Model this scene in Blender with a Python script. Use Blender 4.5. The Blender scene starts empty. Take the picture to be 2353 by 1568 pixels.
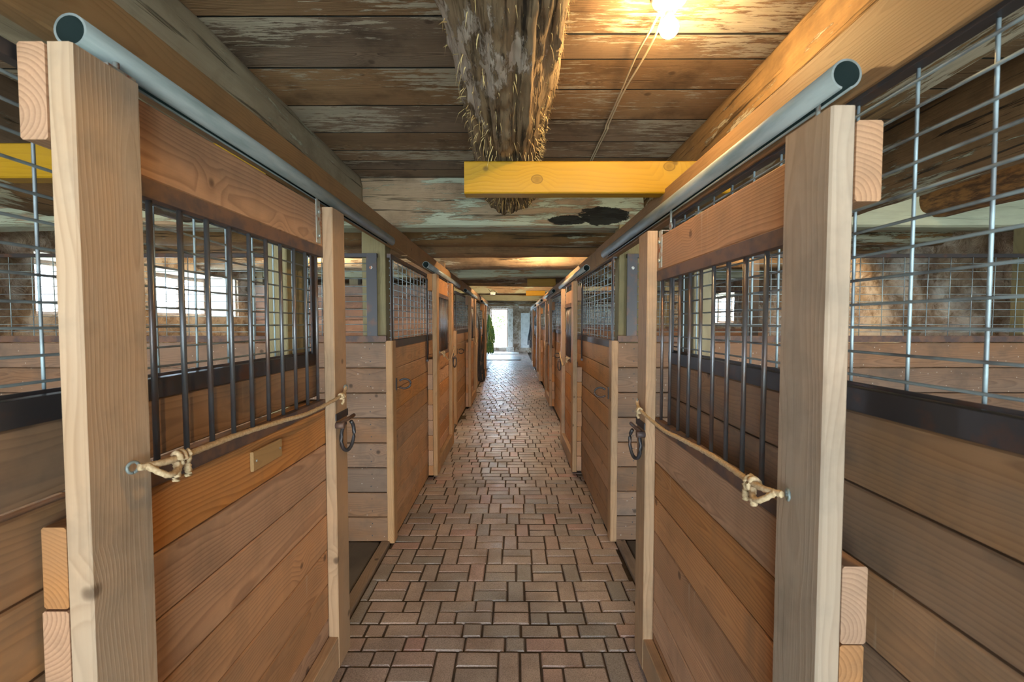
import bpy, bmesh, math, random
from mathutils import Vector, Matrix, Euler, noise

random.seed(7)
SC = bpy.context.scene
COL = SC.collection
PI = math.pi

# ------------------------------------------------------------------ camera
cam = bpy.data.cameras.new('camera')
cam.lens = 16.0
cam.sensor_width = 36.0
cam.clip_start = 0.05
cam.clip_end = 300
cam.dof.use_dof = True
cam.dof.focus_distance = 3.2
cam.dof.aperture_fstop = 6.3
camo = bpy.data.objects.new('camera', cam)
camo.location = (0, 0, 1.62)
camo.rotation_euler = (math.radians(90 - 2.354), 0, 0.0033)
COL.objects.link(camo)
SC.camera = camo

# ------------------------------------------------------------------ world, big lights, exposure
SC.view_settings.view_transform = 'Standard'
SC.view_settings.look = 'None'
SC.view_settings.gamma = 1
SC.view_settings.use_curve_mapping = False
SC.view_settings.exposure = 1.2
SC.cycles.use_denoising = True
SC.cycles.max_bounces = 8
SC.cycles.diffuse_bounces = 5
SC.cycles.glossy_bounces = 3
SC.cycles.transmission_bounces = 4
SC.cycles.sample_clamp_indirect = 8

wd = bpy.data.worlds.new('world')
SC.world = wd
wd.use_nodes = True
wn = wd.node_tree
bg = wn.nodes['Background']
tc = wn.nodes.new('ShaderNodeTexCoord')
cn = wn.nodes.new('ShaderNodeTexNoise')
cn.inputs['Scale'].default_value = 2.0
cn.inputs['Detail'].default_value = 5
cr = wn.nodes.new('ShaderNodeValToRGB')
cr.color_ramp.elements[0].position = 0.35
cr.color_ramp.elements[0].color = (0.62, 0.80, 1.0, 1)
cr.color_ramp.elements[1].position = 0.6
cr.color_ramp.elements[1].color = (1.0, 1.0, 1.0, 1)
wn.links.new(tc.outputs['Generated'], cn.inputs['Vector'])
wn.links.new(cn.outputs['Fac'], cr.inputs['Fac'])
wn.links.new(cr.outputs['Color'], bg.inputs['Color'])
bg.inputs['Strength'].default_value = 6.0


def area(name, loc, rot, sx, sy, power, color, portal=False):
    l = bpy.data.lights.new(name, 'AREA')
    l.shape = 'RECTANGLE'
    l.size = sx
    l.size_y = sy
    l.energy = power
    l.color = color
    if portal:
        l.cycles.is_portal = True
    o = bpy.data.objects.new(name, l)
    o.location = loc
    o.rotation_euler = rot
    COL.objects.link(o)
    return o


# added fill light, placed in an unseen doorway behind the photographer
area('doorway_fill', (0.0, -5.4, 1.45), (math.radians(90), 0, 0), 5.6, 2.2, 112, (0.82, 0.92, 1.0))
# added green fill aimed upwards to tint the ceiling, like bounce off grass
area('green_fill', (0.0, -4.9, 0.25), (math.radians(128), 0, 0), 5.6, 0.9, 110, (0.72, 1.0, 0.72))
# daylight at the windows and the far doorway
area('window_daylight_left_near', (-4.95, 4.35, 2.0), (0, math.radians(-90), 0), 0.6, 0.7, 26, (0.80, 0.92, 1.0))
area('window_daylight_left_far', (-4.95, 6.1, 2.0), (0, math.radians(-90), 0), 0.6, 1.6, 45, (0.80, 0.92, 1.0))
area('window_daylight_right', (4.75, 9.1, 2.0), (0, math.radians(90), 0), 0.6, 1.8, 35, (0.80, 0.92, 1.0))
area('far_door_daylight', (-0.8, 26.6, 1.5), (math.radians(-90), 0, 0), 1.0, 2.2, 150, (0.50, 0.76, 1.0))
area('end_fill_left', (-4.95, 20.0, 0.85), (0, math.radians(-90), 0), 1.0, 3.6, 90, (0.60, 0.82, 1.0))  # added fill behind an unseen low opening, brightens the far end
area('end_fill_right', (4.75, 21.0, 0.85), (0, math.radians(90), 0), 1.0, 2.6, 60, (0.60, 0.82, 1.0))  # same added fill on the right of the far end

CX_L = -0.885   # aisle face of the left stall fronts
CX_R = 0.725
ZC = 2.68       # underside of ceiling boards

# ------------------------------------------------------------------ node helpers
class NT:
    def __init__(self, name):
        self.m = bpy.data.materials.new(name)
        self.m.use_nodes = True
        self.t = self.m.node_tree
        self.b = self.t.nodes['Principled BSDF']

    def n(self, typ, **kw):
        nd = self.t.nodes.new(typ)
        for k, v in kw.items():
            setattr(nd, k, v)
        return nd

    def l(self, a, b):
        self.t.links.new(a, b)

    def val(self, sock, v):
        if hasattr(v, 'is_linked') or hasattr(v, 'links'):
            self.l(v, sock)
        else:
            sock.default_value = v

    def math(self, op, a, b=0.0, c=None):
        nd = self.n('ShaderNodeMath', operation=op)
        self.val(nd.inputs[0], a)
        self.val(nd.inputs[1], b)
        if c is not None:
            self.val(nd.inputs[2], c)
        return nd.outputs[0]

    def vmath(self, op, a, b):
        nd = self.n('ShaderNodeVectorMath', operation=op)
        self.val(nd.inputs[0], a)
        self.val(nd.inputs[1], b)
        return nd.outputs[0]

    def noise(self, vec, scale, detail=3, rough=0.55, dist=0.0):
        nd = self.n('ShaderNodeTexNoise')
        self.val(nd.inputs['Vector'], vec)
        nd.inputs['Scale'].default_value = scale
        nd.inputs['Detail'].default_value = detail
        nd.inputs['Roughness'].default_value = rough
        nd.inputs['Distortion'].default_value = dist
        return nd.outputs['Fac']

    def ramp(self, f, stops):
        nd = self.n('ShaderNodeValToRGB')
        r = nd.color_ramp
        while len(r.elements) < len(stops):
            r.elements.new(0.5)
        for e, (p, c) in zip(r.elements, stops):
            e.position = p
            e.color = (c, c, c, 1) if isinstance(c, (int, float)) else (*c, 1)
        self.l(f, nd.inputs['Fac'])
        return nd.outputs['Color']

    def mix(self, f, a, b, mode='MIX'):
        nd = self.n('ShaderNodeMix', data_type='RGBA', blend_type=mode)
        self.val(nd.inputs[0], f)
        for s, v in ((nd.inputs[6], a), (nd.inputs[7], b)):
            if isinstance(v, tuple):
                s.default_value = (*v, 1)
            else:
                self.l(v, s)
        return nd.outputs[2]

    def bump(self, h, strength, dist=0.002):
        nd = self.n('ShaderNodeBump')
        nd.inputs['Strength'].default_value = strength
        nd.inputs['Distance'].default_value = dist
        self.l(h, nd.inputs['Height'])
        self.l(nd.outputs[0], self.b.inputs['Normal'])


def wood(name, light, dark, ring=0.007, grain=0.55, knots=0.8, blotch=0.35, stain=(0.25, 0.17, 0.10), stain_amt=0.3,
         rough=0.62, var=0.25, blobs=(), spots=(), drip=0.0, ringw=0.6, crackp=(0.9, 26, 0.60, 0.66), fscale=(6, 220), wscale=(3.2, 15), white=0.0, white_col=(0.62, 0.62, 0.50), black=0.0, fine=1.0, bump=0.25, specks=0.0, crack=0.0):
    t = NT(name)
    tcn = t.n('ShaderNodeTexCoord')
    oi = t.n('ShaderNodeObjectInfo')
    rnd = oi.outputs['Random']
    sx = t.n('ShaderNodeSeparateXYZ')
    t.l(tcn.outputs['Object'], sx.inputs[0])
    X, Y, Z = sx.outputs
    rs = t.math('MULTIPLY', rnd, 53.0)
    Xs = t.math('ADD', X, rs)
    # shifted, stretched coordinates
    def vec(ax, ay, az):
        c = t.n('ShaderNodeCombineXYZ')
        t.l(t.math('MULTIPLY', Xs, ax), c.inputs[0])
        t.l(t.math('MULTIPLY', Y, ay), c.inputs[1])
        t.l(t.math('MULTIPLY', Z, az), c.inputs[2])
        return c.outputs[0]
    # growth rings around a pith lying below the board
    r1 = t.math('MULTIPLY', t.math('FRACT', t.math('MULTIPLY', rnd, 17.3)), 0.16)
    yc = t.math('ADD', Y, t.math('SUBTRACT', r1, 0.08))
    zc = t.math('ADD', Z, 0.045)
    rad = t.math('SQRT', t.math('ADD', t.math('MULTIPLY', yc, yc), t.math('MULTIPLY', zc, zc)))
    warp = t.noise(vec(1.6, 5, 5), 1.0, 2, 0.5)
    rad = t.math('ADD', rad, t.math('MULTIPLY', warp, 0.075))
    # knots
    vo = t.n('ShaderNodeTexVoronoi', feature='F1', voronoi_dimensions='2D')
    cc = t.n('ShaderNodeCombineXYZ')
    t.l(Xs, cc.inputs[0])
    t.l(t.math('ADD', t.math('ADD', Y, Z), t.math('MULTIPLY', rnd, 31.0)), cc.inputs[1])
    wob = t.noise(vec(14, 14, 14), 1.0, 1)
    t.l(cc.outputs[0], vo.inputs['Vector'])
    vo.inputs['Scale'].default_value = 2.6
    vd = t.math('ADD', vo.outputs['Distance'], t.math('MULTIPLY', t.math('SUBTRACT', wob, 0.5), 0.05))
    csep = t.n('ShaderNodeSeparateColor')
    t.l(vo.outputs['Color'], csep.inputs[0])
    kp = t.math('GREATER_THAN', csep.outputs[0], 0.45)
    kn = t.math('MULTIPLY', kp, t.ramp(vd, [(0.0, 1.0), (0.022, 0.9), (0.034, 0.55), (0.046, 0.0)]))
    near = t.math('MULTIPLY', kp, t.ramp(vd, [(0.0, 1.0), (0.20, 0.0)]))
    rad = t.math('ADD', rad, t.math('MULTIPLY', near, 0.022))
    for (px, py, pr) in spots:
        e1 = t.math('SUBTRACT', X, px)
        e2 = t.math('SUBTRACT', Y, py)
        dd = t.math('SQRT', t.math('ADD', t.math('MULTIPLY', e1, t.math('MULTIPLY', e1, 0.6)), t.math('MULTIPLY', e2, e2)))
        dd = t.math('ADD', dd, t.math('MULTIPLY', t.math('SUBTRACT', wob, 0.5), 0.006))
        q = t.math('DIVIDE', dd, pr)
        kn = t.math('MAXIMUM', kn, t.ramp(t.math('MULTIPLY', q, 0.5), [(0.0, 0.75), (0.40, 0.45), (0.47, 0.95), (0.55, 0.0)]))
        rad = t.math('ADD', rad, t.math('MULTIPLY', t.ramp(t.math('MULTIPLY', q, 0.25), [(0.0, 1.0), (0.9, 0.0)]), 0.035))
    rg = t.math('FRACT', t.math('MULTIPLY', rad, 1.0 / ring))
    rings = t.ramp(rg, [(0.0, 0.0), (0.5, 0.30), (0.85, 1.0), (1.0, 0.0)])
    fib = t.noise(vec(fscale[0], fscale[1], fscale[1]), 1.0, 3, 0.65)
    g = t.math('ADD', t.math('MULTIPLY', rings, ringw), t.math('MULTIPLY', fib, 0.4 * fine))
    gf = t.math('MULTIPLY', g, grain)
    col = t.mix(gf, light, dark)
    bl = t.noise(vec(1.2, 5.0, 5.0), 1.0, 4, 0.6)
    col = t.mix(t.math('MULTIPLY', t.ramp(bl, [(0.35, 0.0), (0.7, 1.0)]), blotch), col, stain)
    # grime patches of their own
    gr = t.noise(vec(3.0, 3.5, 3.5), 1.3, 5, 0.65)
    col = t.mix(t.math('MULTIPLY', t.ramp(gr, [(0.48, 0.0), (0.72, 1.0)]), stain_amt), col, tuple(c * 0.45 for c in stain))
    if knots > 0:
        col = t.mix(t.math('MULTIPLY', kn, knots), col, tuple(c * 0.30 for c in dark))
    # board-to-board variation
    hsv = t.n('ShaderNodeHueSaturation')
    rb = t.math('FRACT', t.math('MULTIPLY', rnd, 7.77))
    t.l(t.math('ADD', t.math('MULTIPLY', rb, var * 2), 1.0 - var), hsv.inputs['Value'])
    rb2 = t.math('FRACT', t.math('MULTIPLY', rnd, 3.31))
    t.l(t.math('ADD', t.math('MULTIPLY', rb2, 0.35), 0.82), hsv.inputs['Saturation'])
    t.l(col, hsv.inputs['Color'])
    col = hsv.outputs[0]
    h = t.math('ADD', t.math('MULTIPLY', fib, 0.5), t.math('MULTIPLY', rings, 0.4 * ringw))
    if crack > 0:
        ck = t.noise(vec(crackp[0], crackp[1], crackp[1]), 1.0, 4, 0.65, 0.3)
        ckm = t.ramp(ck, [(crackp[2], 0.0), (crackp[3], 1.0)])
        col = t.mix(t.math('MULTIPLY', ckm, crack), col, (0.02, 0.013, 0.008))
        h = t.math('SUBTRACT', h, t.math('MULTIPLY', ckm, 1.2))
    if white > 0:
        wa = t.noise(vec(wscale[0], wscale[1], wscale[1]), 1.0, 7, 0.74)
        wb = t.noise(vec(0.9, 1.6, 1.6), 1.0, 2, 0.5)
        ww = t.math('ADD', wa, t.math('MULTIPLY', t.math('SUBTRACT', wb, 0.5), 0.9))
        th = 0.66 - 0.22 * white
        wm = t.ramp(ww, [(th, 0.0), (th + 0.045, 1.0)])
        wcol = t.mix(t.noise(vec(5, 30, 30), 1.0, 3), white_col, tuple(c * 0.62 for c in white_col))
        col = t.mix(t.math('MULTIPLY', wm, 0.88), col, wcol)
        h = t.math('ADD', h, t.math('MULTIPLY', wm, 0.7))
    if black > 0:
        ba = t.noise(vec(2.2, 5, 5), 1.0, 5, 0.65)
        th = 0.74 - 0.16 * black
        bm_ = t.ramp(ba, [(th, 0.0), (th + 0.05, 1.0)])
        col = t.mix(t.math('MULTIPLY', bm_, 0.93), col, (0.012, 0.010, 0.008))
    if drip > 0:
        dv = t.n('ShaderNodeCombineXYZ')
        t.l(t.math('MULTIPLY', Xs, 38.0), dv.inputs[0])
        t.l(t.math('MULTIPLY', Y, 2.2), dv.inputs[1])
        dm = t.noise(dv.outputs[0], 1.0, 3, 0.6)
        dw = t.noise(vec(1.3, 0.4, 0.4), 1.0, 2, 0.5)
        dm = t.math('MULTIPLY', t.ramp(dm, [(0.60, 0.0), (0.72, 1.0)]), t.ramp(dw, [(0.50, 0.0), (0.62, 1.0)]))
        col = t.mix(t.math('MULTIPLY', dm, drip), col, (0.55, 0.47, 0.38))
        gm = t.math('MULTIPLY', t.ramp(t.noise(vec(7, 0.8, 0.8), 1.0, 3, 0.6), [(0.50, 0.0), (0.68, 1.0)]), t.ramp(dw, [(0.42, 1.0), (0.55, 0.0)]))
        col = t.mix(t.math('MULTIPLY', gm, drip * 1.1), col, tuple(c * 0.6 for c in stain))
    for (bx, bz, rx, rz) in blobs:
        q1 = t.math('DIVIDE', t.math('SUBTRACT', X, bx), rx)
        q2 = t.math('DIVIDE', t.math('SUBTRACT', Z, bz), rz)
        q = t.math('ADD', t.math('MULTIPLY', q1, q1), t.math('MULTIPLY', q2, q2))
        q = t.math('ADD', q, t.math('MULTIPLY', t.math('SUBTRACT', t.noise(vec(9, 22, 22), 1.0, 6, 0.75), 0.5), 2.6))
        col = t.mix(t.ramp(q, [(0.85, 0.98), (1.05, 0.0)]), col, (0.006, 0.005, 0.004))
    if specks > 0:
        sv = t.n('ShaderNodeTexVoronoi', feature='F1')
        t.l(vec(1, 1, 1), sv.inputs['Vector'])
        sv.inputs['Scale'].default_value = 22
        sm = t.ramp(sv.outputs['Distance'], [(0.0, 1.0), (0.075, 1.0), (0.10, 0.0)])
        col = t.mix(t.math('MULTIPLY', sm, specks), col, (0.75, 0.74, 0.70))
    t.l(col, t.b.inputs['Base Color'])
    t.b.inputs['Roughness'].default_value = rough
    t.b.inputs['Specular IOR Level'].default_value = 0.35
    t.bump(h, bump, 0.004)
    return t.m


def simple(name, col, rough=0.5, metal=0.0, col2=None, sc=30, lo=0.45, hi=0.62, bump=0.0, spec=0.5, stretch=None):
    t = NT(name)
    tcn = t.n('ShaderNodeTexCoord')
    oi = t.n('ShaderNodeObjectInfo')
    v = t.vmath('ADD', tcn.outputs['Object'], oi.outputs['Random'])
    if stretch:
        v = t.vmath('MULTIPLY', v, stretch)
    f = t.noise(v, sc, 4, 0.6)
    if col2 is not None:
        c = t.mix(t.ramp(f, [(lo, 0.0), (hi, 1.0)]), col, col2)
        t.l(c, t.b.inputs['Base Color'])
    else:
        t.b.inputs['Base Color'].default_value = (*col, 1)
    t.b.inputs['Roughness'].default_value = rough
    t.b.inputs['Metallic'].default_value = metal
    t.b.inputs['Specular IOR Level'].default_value = spec
    if bump:
        t.bump(f, bump, 0.004)
    return t.m


M = {}
M['door'] = wood('door_pine', (0.62, 0.315, 0.150), (0.25, 0.095, 0.038), grain=0.85, blotch=0.40, stain=(0.33, 0.21, 0.135), stain_amt=0.42, var=0.15, ring=0.0095, drip=0.45)
M['stile'] = wood('stile_pine', (0.50, 0.355, 0.250), (0.29, 0.180, 0.115), grain=0.7, blotch=0.8, stain=(0.36, 0.30, 0.245), stain_amt=0.5, var=0.08, drip=0.0, ring=0.009)
M['stilewarm'] = wood('warm_stile_pine', (0.48, 0.285, 0.150), (0.26, 0.125, 0.055), grain=0.7, blotch=0.6, stain=(0.33, 0.235, 0.155), stain_amt=0.45, var=0.10, ring=0.009)
M['front'] = wood('front_plank', (0.46, 0.245, 0.122), (0.19, 0.085, 0.038), grain=0.75, blotch=0.45, stain=(0.31, 0.22, 0.155), stain_amt=0.55, var=0.18, ring=0.010, drip=0.5)
M['frontdark'] = wood('weathered_front_plank', (0.41, 0.225, 0.115), (0.17, 0.078, 0.036), grain=0.75, blotch=0.6, stain=(0.22, 0.175, 0.14), stain_amt=0.65, var=0.22, ring=0.010, drip=0.3)
M['partition'] = wood('partition_plank', (0.26, 0.148, 0.090), (0.085, 0.043, 0.026), grain=0.75, blotch=0.5, stain=(0.21, 0.155, 0.125), stain_amt=0.7, var=0.20, specks=0.35)
M['treated'] = wood('treated_post', (0.30, 0.245, 0.135), (0.17, 0.125, 0.065), grain=0.6, blotch=0.4, stain=(0.21, 0.185, 0.12), stain_amt=0.35, var=0.12, knots=0.8)
M['yellow'] = wood('yellow_pine', (0.36, 0.205, 0.036), (0.23, 0.115, 0.018), grain=0.6, blotch=0.25, stain=(0.46, 0.31, 0.13), stain_amt=0.15, var=0.06, ring=0.014)
M['yellowknots'] = wood('knotty_yellow_pine', (0.36, 0.205, 0.036), (0.23, 0.115, 0.018), grain=0.6, blotch=0.25, stain=(0.36, 0.24, 0.10), stain_amt=0.15, var=0.02, ring=0.014, knots=0.75, spots=((-0.284, -0.01, 0.021), (0.338, 0.048, 0.021)))
M['header'] = wood('header_lumber', (0.34, 0.20, 0.105), (0.17, 0.088, 0.042), grain=0.6, blotch=0.5, stain=(0.24, 0.16, 0.09), stain_amt=0.45, var=0.1)
M['ceil'] = wood('ceiling_board', (0.40, 0.265, 0.165), (0.10, 0.055, 0.028), grain=1.0, blotch=0.75, stain=(0.15, 0.092, 0.055), stain_amt=0.85, var=0.22, white=0.42,
                 white_col=(0.56, 0.49, 0.38), black=0.12, knots=0.6, rough=0.8, bump=0.6, wscale=(6, 46), crack=0.35)
M['log'] = wood('old_log', (0.36, 0.235, 0.12), (0.11, 0.058, 0.026), grain=0.85, blotch=0.6, stain=(0.20, 0.13, 0.07), stain_amt=0.8, var=0.05, white=0.5,
                white_col=(0.60, 0.54, 0.42), black=0.05, knots=0.0, rough=0.85, bump=1.0, crack=0.9, ring=0.016, wscale=(4, 26), ringw=0.12, fine=2.2, fscale=(5, 90), crackp=(1.2, 26, 0.55, 0.66))
M['pole'] = wood('grey_pole', (0.40, 0.335, 0.225), (0.20, 0.155, 0.095), grain=0.6, blotch=0.5, stain=(0.22, 0.165, 0.10), stain_amt=0.5, var=0.05, white=0.18,
                white_col=(0.55, 0.54, 0.42), black=0.05, knots=0.0, rough=0.85, bump=0.8, crack=0.6, ring=0.016, wscale=(4, 30), ringw=0.1, fine=1.5, fscale=(4, 90))
HW = dict(grain=0.7, blotch=0.6, stain=(0.22, 0.13, 0.06), stain_amt=0.7, var=0.10, white=0.95, white_col=(0.45, 0.48, 0.36), ringw=0.25, fine=1.6, fscale=(4, 100), knots=0.2, rough=0.85, bump=0.9, crack=0.8, wscale=(2.2, 20))
M['hewn'] = wood('hewn_beam', (0.38, 0.26, 0.155), (0.13, 0.075, 0.038), black=0.25, **HW)
M['hewnblob'] = wood('mouldy_hewn_beam', (0.38, 0.26, 0.155), (0.13, 0.075, 0.038), black=0.0, blobs=((0.86, -0.105, 0.20, 0.065), (0.60, -0.135, 0.15, 0.035)), **HW)
M['darklog'] = wood('dark_log', (0.27, 0.155, 0.075), (0.075, 0.038, 0.018), grain=0.8, blotch=0.6, stain=(0.13, 0.075, 0.035), stain_amt=0.7, var=0.2, white=0.30,
                    white_col=(0.46, 0.45, 0.34), black=0.35, knots=0.0, rough=0.85, bump=1.0, crack=0.9, wscale=(2.6, 20), ringw=0.15, fine=2.0, fscale=(4, 80))
M['bark'] = wood('barky_log', (0.44, 0.32, 0.19), (0.085, 0.050, 0.027), grain=1.0, blotch=0.5, stain=(0.24, 0.155, 0.085), stain_amt=0.6, var=0.05, white=0.32,
                 white_col=(0.58, 0.49, 0.42), black=0.0, knots=0.0, rough=0.9, bump=1.0, crack=1.0, fine=2.6, wscale=(4, 14), ringw=0.0, fscale=(4.5, 70), crackp=(1.8, 42, 0.50, 0.66))
M['brownbark'] = simple('brown_bark', (0.26, 0.12, 0.035), 0.9, 0, (0.09, 0.04, 0.015), 40, 0.4, 0.6, 0.8, stretch=(0.3, 1, 1))
M['curb'] = wood('curb_board', (0.30, 0.22, 0.165), (0.14, 0.10, 0.075), grain=0.6, blotch=0.5, stain=(0.15, 0.12, 0.10), stain_amt=0.5, var=0.2)
M['darkboard'] = wood('dark_board', (0.12, 0.10, 0.085), (0.06, 0.05, 0.042), grain=0.5, blotch=0.3, stain=(0.07, 0.06, 0.05), stain_amt=0.4, var=0.1, knots=0.2)
M['plate'] = wood('name_plate', (0.40, 0.21, 0.045), (0.27, 0.13, 0.03), grain=0.5, knots=0, blotch=0.1, stain_amt=0.05, var=0.02)
M['jointshade'] = simple('shaded_edge', (0.012, 0.009, 0.007), 0.95)  # near-black colour standing in for shade between ceiling boards
M['fibre'] = simple('bark_fibre', (0.55, 0.40, 0.18), 0.9, 0, (0.35, 0.20, 0.07), 20)
M['galv'] = simple('galvanised_steel', (0.30, 0.33, 0.33), 0.6, 0.4, (0.19, 0.225, 0.225), 6, 0.4, 0.65, 0.05, stretch=(0.5, 4, 4))
M['tubeinside'] = simple('shaded_tube_inside', (0.02, 0.03, 0.03), 1.0, spec=0.05)  # dark colour stands in for the shade inside the tubes
M['wire'] = simple('galvanised_wire', (0.34, 0.43, 0.48), 0.55, 0.4, (0.17, 0.19, 0.21), 6, 0.45, 0.6)
M['iron'] = simple('dark_iron', (0.060, 0.056, 0.062), 0.45, 0.5, (0.115, 0.062, 0.045), 9, 0.52, 0.68, 0.25)
M['rust'] = simple('rusty_iron', (0.17, 0.095, 0.068), 0.6, 0.2, (0.085, 0.062, 0.064), 11, 0.42, 0.6, 0.25)
M['bar'] = simple('steel_bar', (0.16, 0.165, 0.185), 0.38, 0.7, (0.17, 0.105, 0.080), 6, 0.46, 0.66, 0.15)
M['hanger'] = simple('zinc_hanger', (0.42, 0.44, 0.42), 0.45, 0.6, (0.32, 0.12, 0.06), 22, 0.52, 0.60, 0.1)
M['rope'] = simple('rope_fibre', (0.58, 0.43, 0.27), 0.9, 0, (0.44, 0.31, 0.18), 160, 0.4, 0.6, 0.3)
M['cable'] = simple('cable_sheath', (0.60, 0.50, 0.34), 0.6)
M['porcelain'] = simple('porcelain', (0.80, 0.78, 0.72), 0.3)
M['white_paint'] = simple('white_paint', (0.72, 0.76, 0.78), 0.5, 0, (0.60, 0.64, 0.66), 5)
M['soil'] = simple('stall_floor', (0.09, 0.060, 0.038), 0.95, 0, (0.045, 0.028, 0.016), 14, 0.35, 0.65, 0.8)
M['sand'] = simple('joint_sand', (0.065, 0.038, 0.020), 0.95, 0, (0.03, 0.02, 0.012), 30, 0.35, 0.65, 0.3)
M['straw'] = simple('wood_shavings', (0.42, 0.27, 0.13), 0.9, 0, (0.25, 0.13, 0.05), 30)
M['harness'] = simple('black_leather', (0.022, 0.018, 0.016), 0.55)
M['green'] = simple('green_fabric', (0.05, 0.17, 0.10), 0.85, 0, (0.18, 0.34, 0.10), 16, 0.45, 0.62)
M['denim'] = simple('blue_cloth', (0.10, 0.15, 0.22), 0.9)
M['mat'] = simple('rubber_mat', (0.10, 0.11, 0.12), 0.5, 0, (0.14, 0.15, 0.16), 20)
M['stepslab'] = simple('pale_slab', (0.55, 0.58, 0.60), 0.5, 0, (0.45, 0.48, 0.50), 10)
M['grass'] = simple('yard_grass', (0.20, 0.34, 0.10), 0.9, 0, (0.34, 0.42, 0.16), 1.5)
M['gravel'] = simple('yard_gravel', (0.62, 0.60, 0.56), 0.9, 0, (0.52, 0.50, 0.46), 3)
M['leaf'] = simple('shrub_leaf', (0.10, 0.24, 0.06), 0.8, 0, (0.18, 0.34, 0.09), 4)
M['red'] = simple('red_siding', (0.45, 0.04, 0.03), 0.7)
M['roof'] = simple('grey_roof', (0.35, 0.36, 0.38), 0.7)
M['darkmetal'] = M['iron']

# glass
g = NT('window_glass')
g.b.inputs['Base Color'].default_value = (0.9, 0.95, 1.0, 1)
g.b.inputs['Roughness'].default_value = 0.05
g.b.inputs['Transmission Weight'].default_value = 1.0
g.b.inputs['IOR'].default_value = 1.02
M['glass'] = g.m

# glowing bulb
g = NT('bulb_glow')
g.b.inputs['Base Color'].default_value = (1, 0.9, 0.7, 1)
g.b.inputs['Emission Color'].default_value = (1.0, 0.66, 0.28, 1)
g.b.inputs['Emission Strength'].default_value = 400
M['bulb'] = g.m
g = NT('bulb_glow_strong')
g.b.inputs['Base Color'].default_value = (1, 0.9, 0.7, 1)
g.b.inputs['Emission Color'].default_value = (1.0, 0.70, 0.36, 1)
g.b.inputs['Emission Strength'].default_value = 950
M['bulbstrong'] = g.m

# stone / whitewashed rubble
g = NT('rubble_stone')
tcn = g.n('ShaderNodeTexCoord')
v = tcn.outputs['Object']
n1 = g.noise(v, 2.6, 5, 0.65)
n2 = g.noise(v, 9.0, 5, 0.7, 0.6)
n3 = g.noise(v, 0.7, 2, 0.5)
c = g.mix(g.ramp(n2, [(0.35, 0.0), (0.65, 1.0)]), (0.26, 0.185, 0.125), (0.52, 0.41, 0.30))
w = g.math('ADD', g.math('MULTIPLY', n1, 0.6), g.math('ADD', g.math('MULTIPLY', n2, 0.25), g.math('MULTIPLY', n3, 0.35)))
c = g.mix(g.ramp(w, [(0.57, 0.0), (0.66, 0.85)]), c, (0.70, 0.66, 0.60))
g.l(c, g.b.inputs['Base Color'])
g.b.inputs['Roughness'].default_value = 0.95
g.bump(n2, 0.9, 0.03)
M['stone'] = g.m
g = NT('whitewashed_stone')
v = g.n('ShaderNodeTexCoord').outputs['Object']
n2 = g.noise(v, 7.0, 5, 0.7, 0.4)
g.l(g.mix(g.ramp(n2, [(0.5, 0.0), (0.62, 0.8)]), (0.72, 0.73, 0.72), (0.42, 0.38, 0.33)), g.b.inputs['Base Color'])
g.b.inputs['Roughness'].default_value = 0.9
g.bump(n2, 0.8, 0.02)
M['whitestone'] = g.m

# pavers
g = NT('clay_paver')
oi = g.n('ShaderNodeObjectInfo')
at = g.n('ShaderNodeAttribute')
at.attribute_name = 'tint'
rv = g.math('FRACT', g.math('ADD', oi.outputs['Random'], at.outputs['Fac']))
geo = g.n('ShaderNodeNewGeometry')
v = geo.outputs['Position']
base = g.ramp(rv, [(0.0, (0.40, 0.305, 0.27)), (0.25, (0.48, 0.375, 0.335)), (0.45, (0.36, 0.305, 0.285)), (0.6, (0.29, 0.27, 0.265)),
                   (0.75, (0.45, 0.335, 0.295)), (0.9, (0.47, 0.29, 0.265)), (1.0, (0.41, 0.355, 0.315))])
nz = g.noise(v, 190, 3, 0.7)
base = g.mix(g.ramp(nz, [(0.35, 0.55), (0.6, 0.0)]), base, (0.06, 0.045, 0.036))
nz2 = g.noise(v, 3.0, 4, 0.6)
base = g.mix(g.ramp(nz2, [(0.42, 0.0), (0.7, 0.45)]), base, (0.11, 0.072, 0.050))
nz3 = g.noise(v, 300, 1, 0.5)
base = g.mix(g.ramp(nz3, [(0.66, 0.0), (0.72, 0.5)]), base, (0.50, 0.44, 0.38))
g.l(base, g.b.inputs['Base Color'])
g.l(g.ramp(g.noise(v, 6.0, 3), [(0.3, 0.36), (0.7, 0.58)]), g.b.inputs['Roughness'])
g.b.inputs['Specular IOR Level'].default_value = 0.5
g.bump(g.math('ADD', nz, g.math('MULTIPLY', g.noise(v, 60, 2), 0.8)), 0.35, 0.003)
M['paver'] = g.m

# ------------------------------------------------------------------ object helpers
def tag(o, label=None, cat=None, group=None, kind=None):
    if label: o['label'] = label
    if cat: o['category'] = cat
    if group: o['group'] = group
    if kind: o['kind'] = kind
    return o


def link(name, mesh, parent=None, loc=(0, 0, 0), rot=None):
    """loc / rot are given in world space"""
    o = bpy.data.objects.new(name, mesh)
    COL.objects.link(o)
    W = Matrix.Translation(Vector(loc))
    if rot:
        W = W @ (rot if isinstance(rot, Euler) else Euler(rot)).to_matrix().to_4x4()
    WL[o.name] = W
    if parent is not None:
        o.parent = parent
        W = WL[parent.name].inverted() @ W
    o.location = W.to_translation()
    o.rotation_euler = W.to_euler()
    return o


WL = {}


def empty(name, loc, label=None, cat=None, group=None, kind=None):
    o = bpy.data.objects.new(name, None)
    o.empty_display_size = 0.1
    COL.objects.link(o)
    o.location = loc
    WL[o.name] = Matrix.Translation(Vector(loc))
    return tag(o, label, cat, group, kind)


MC = {}


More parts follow.
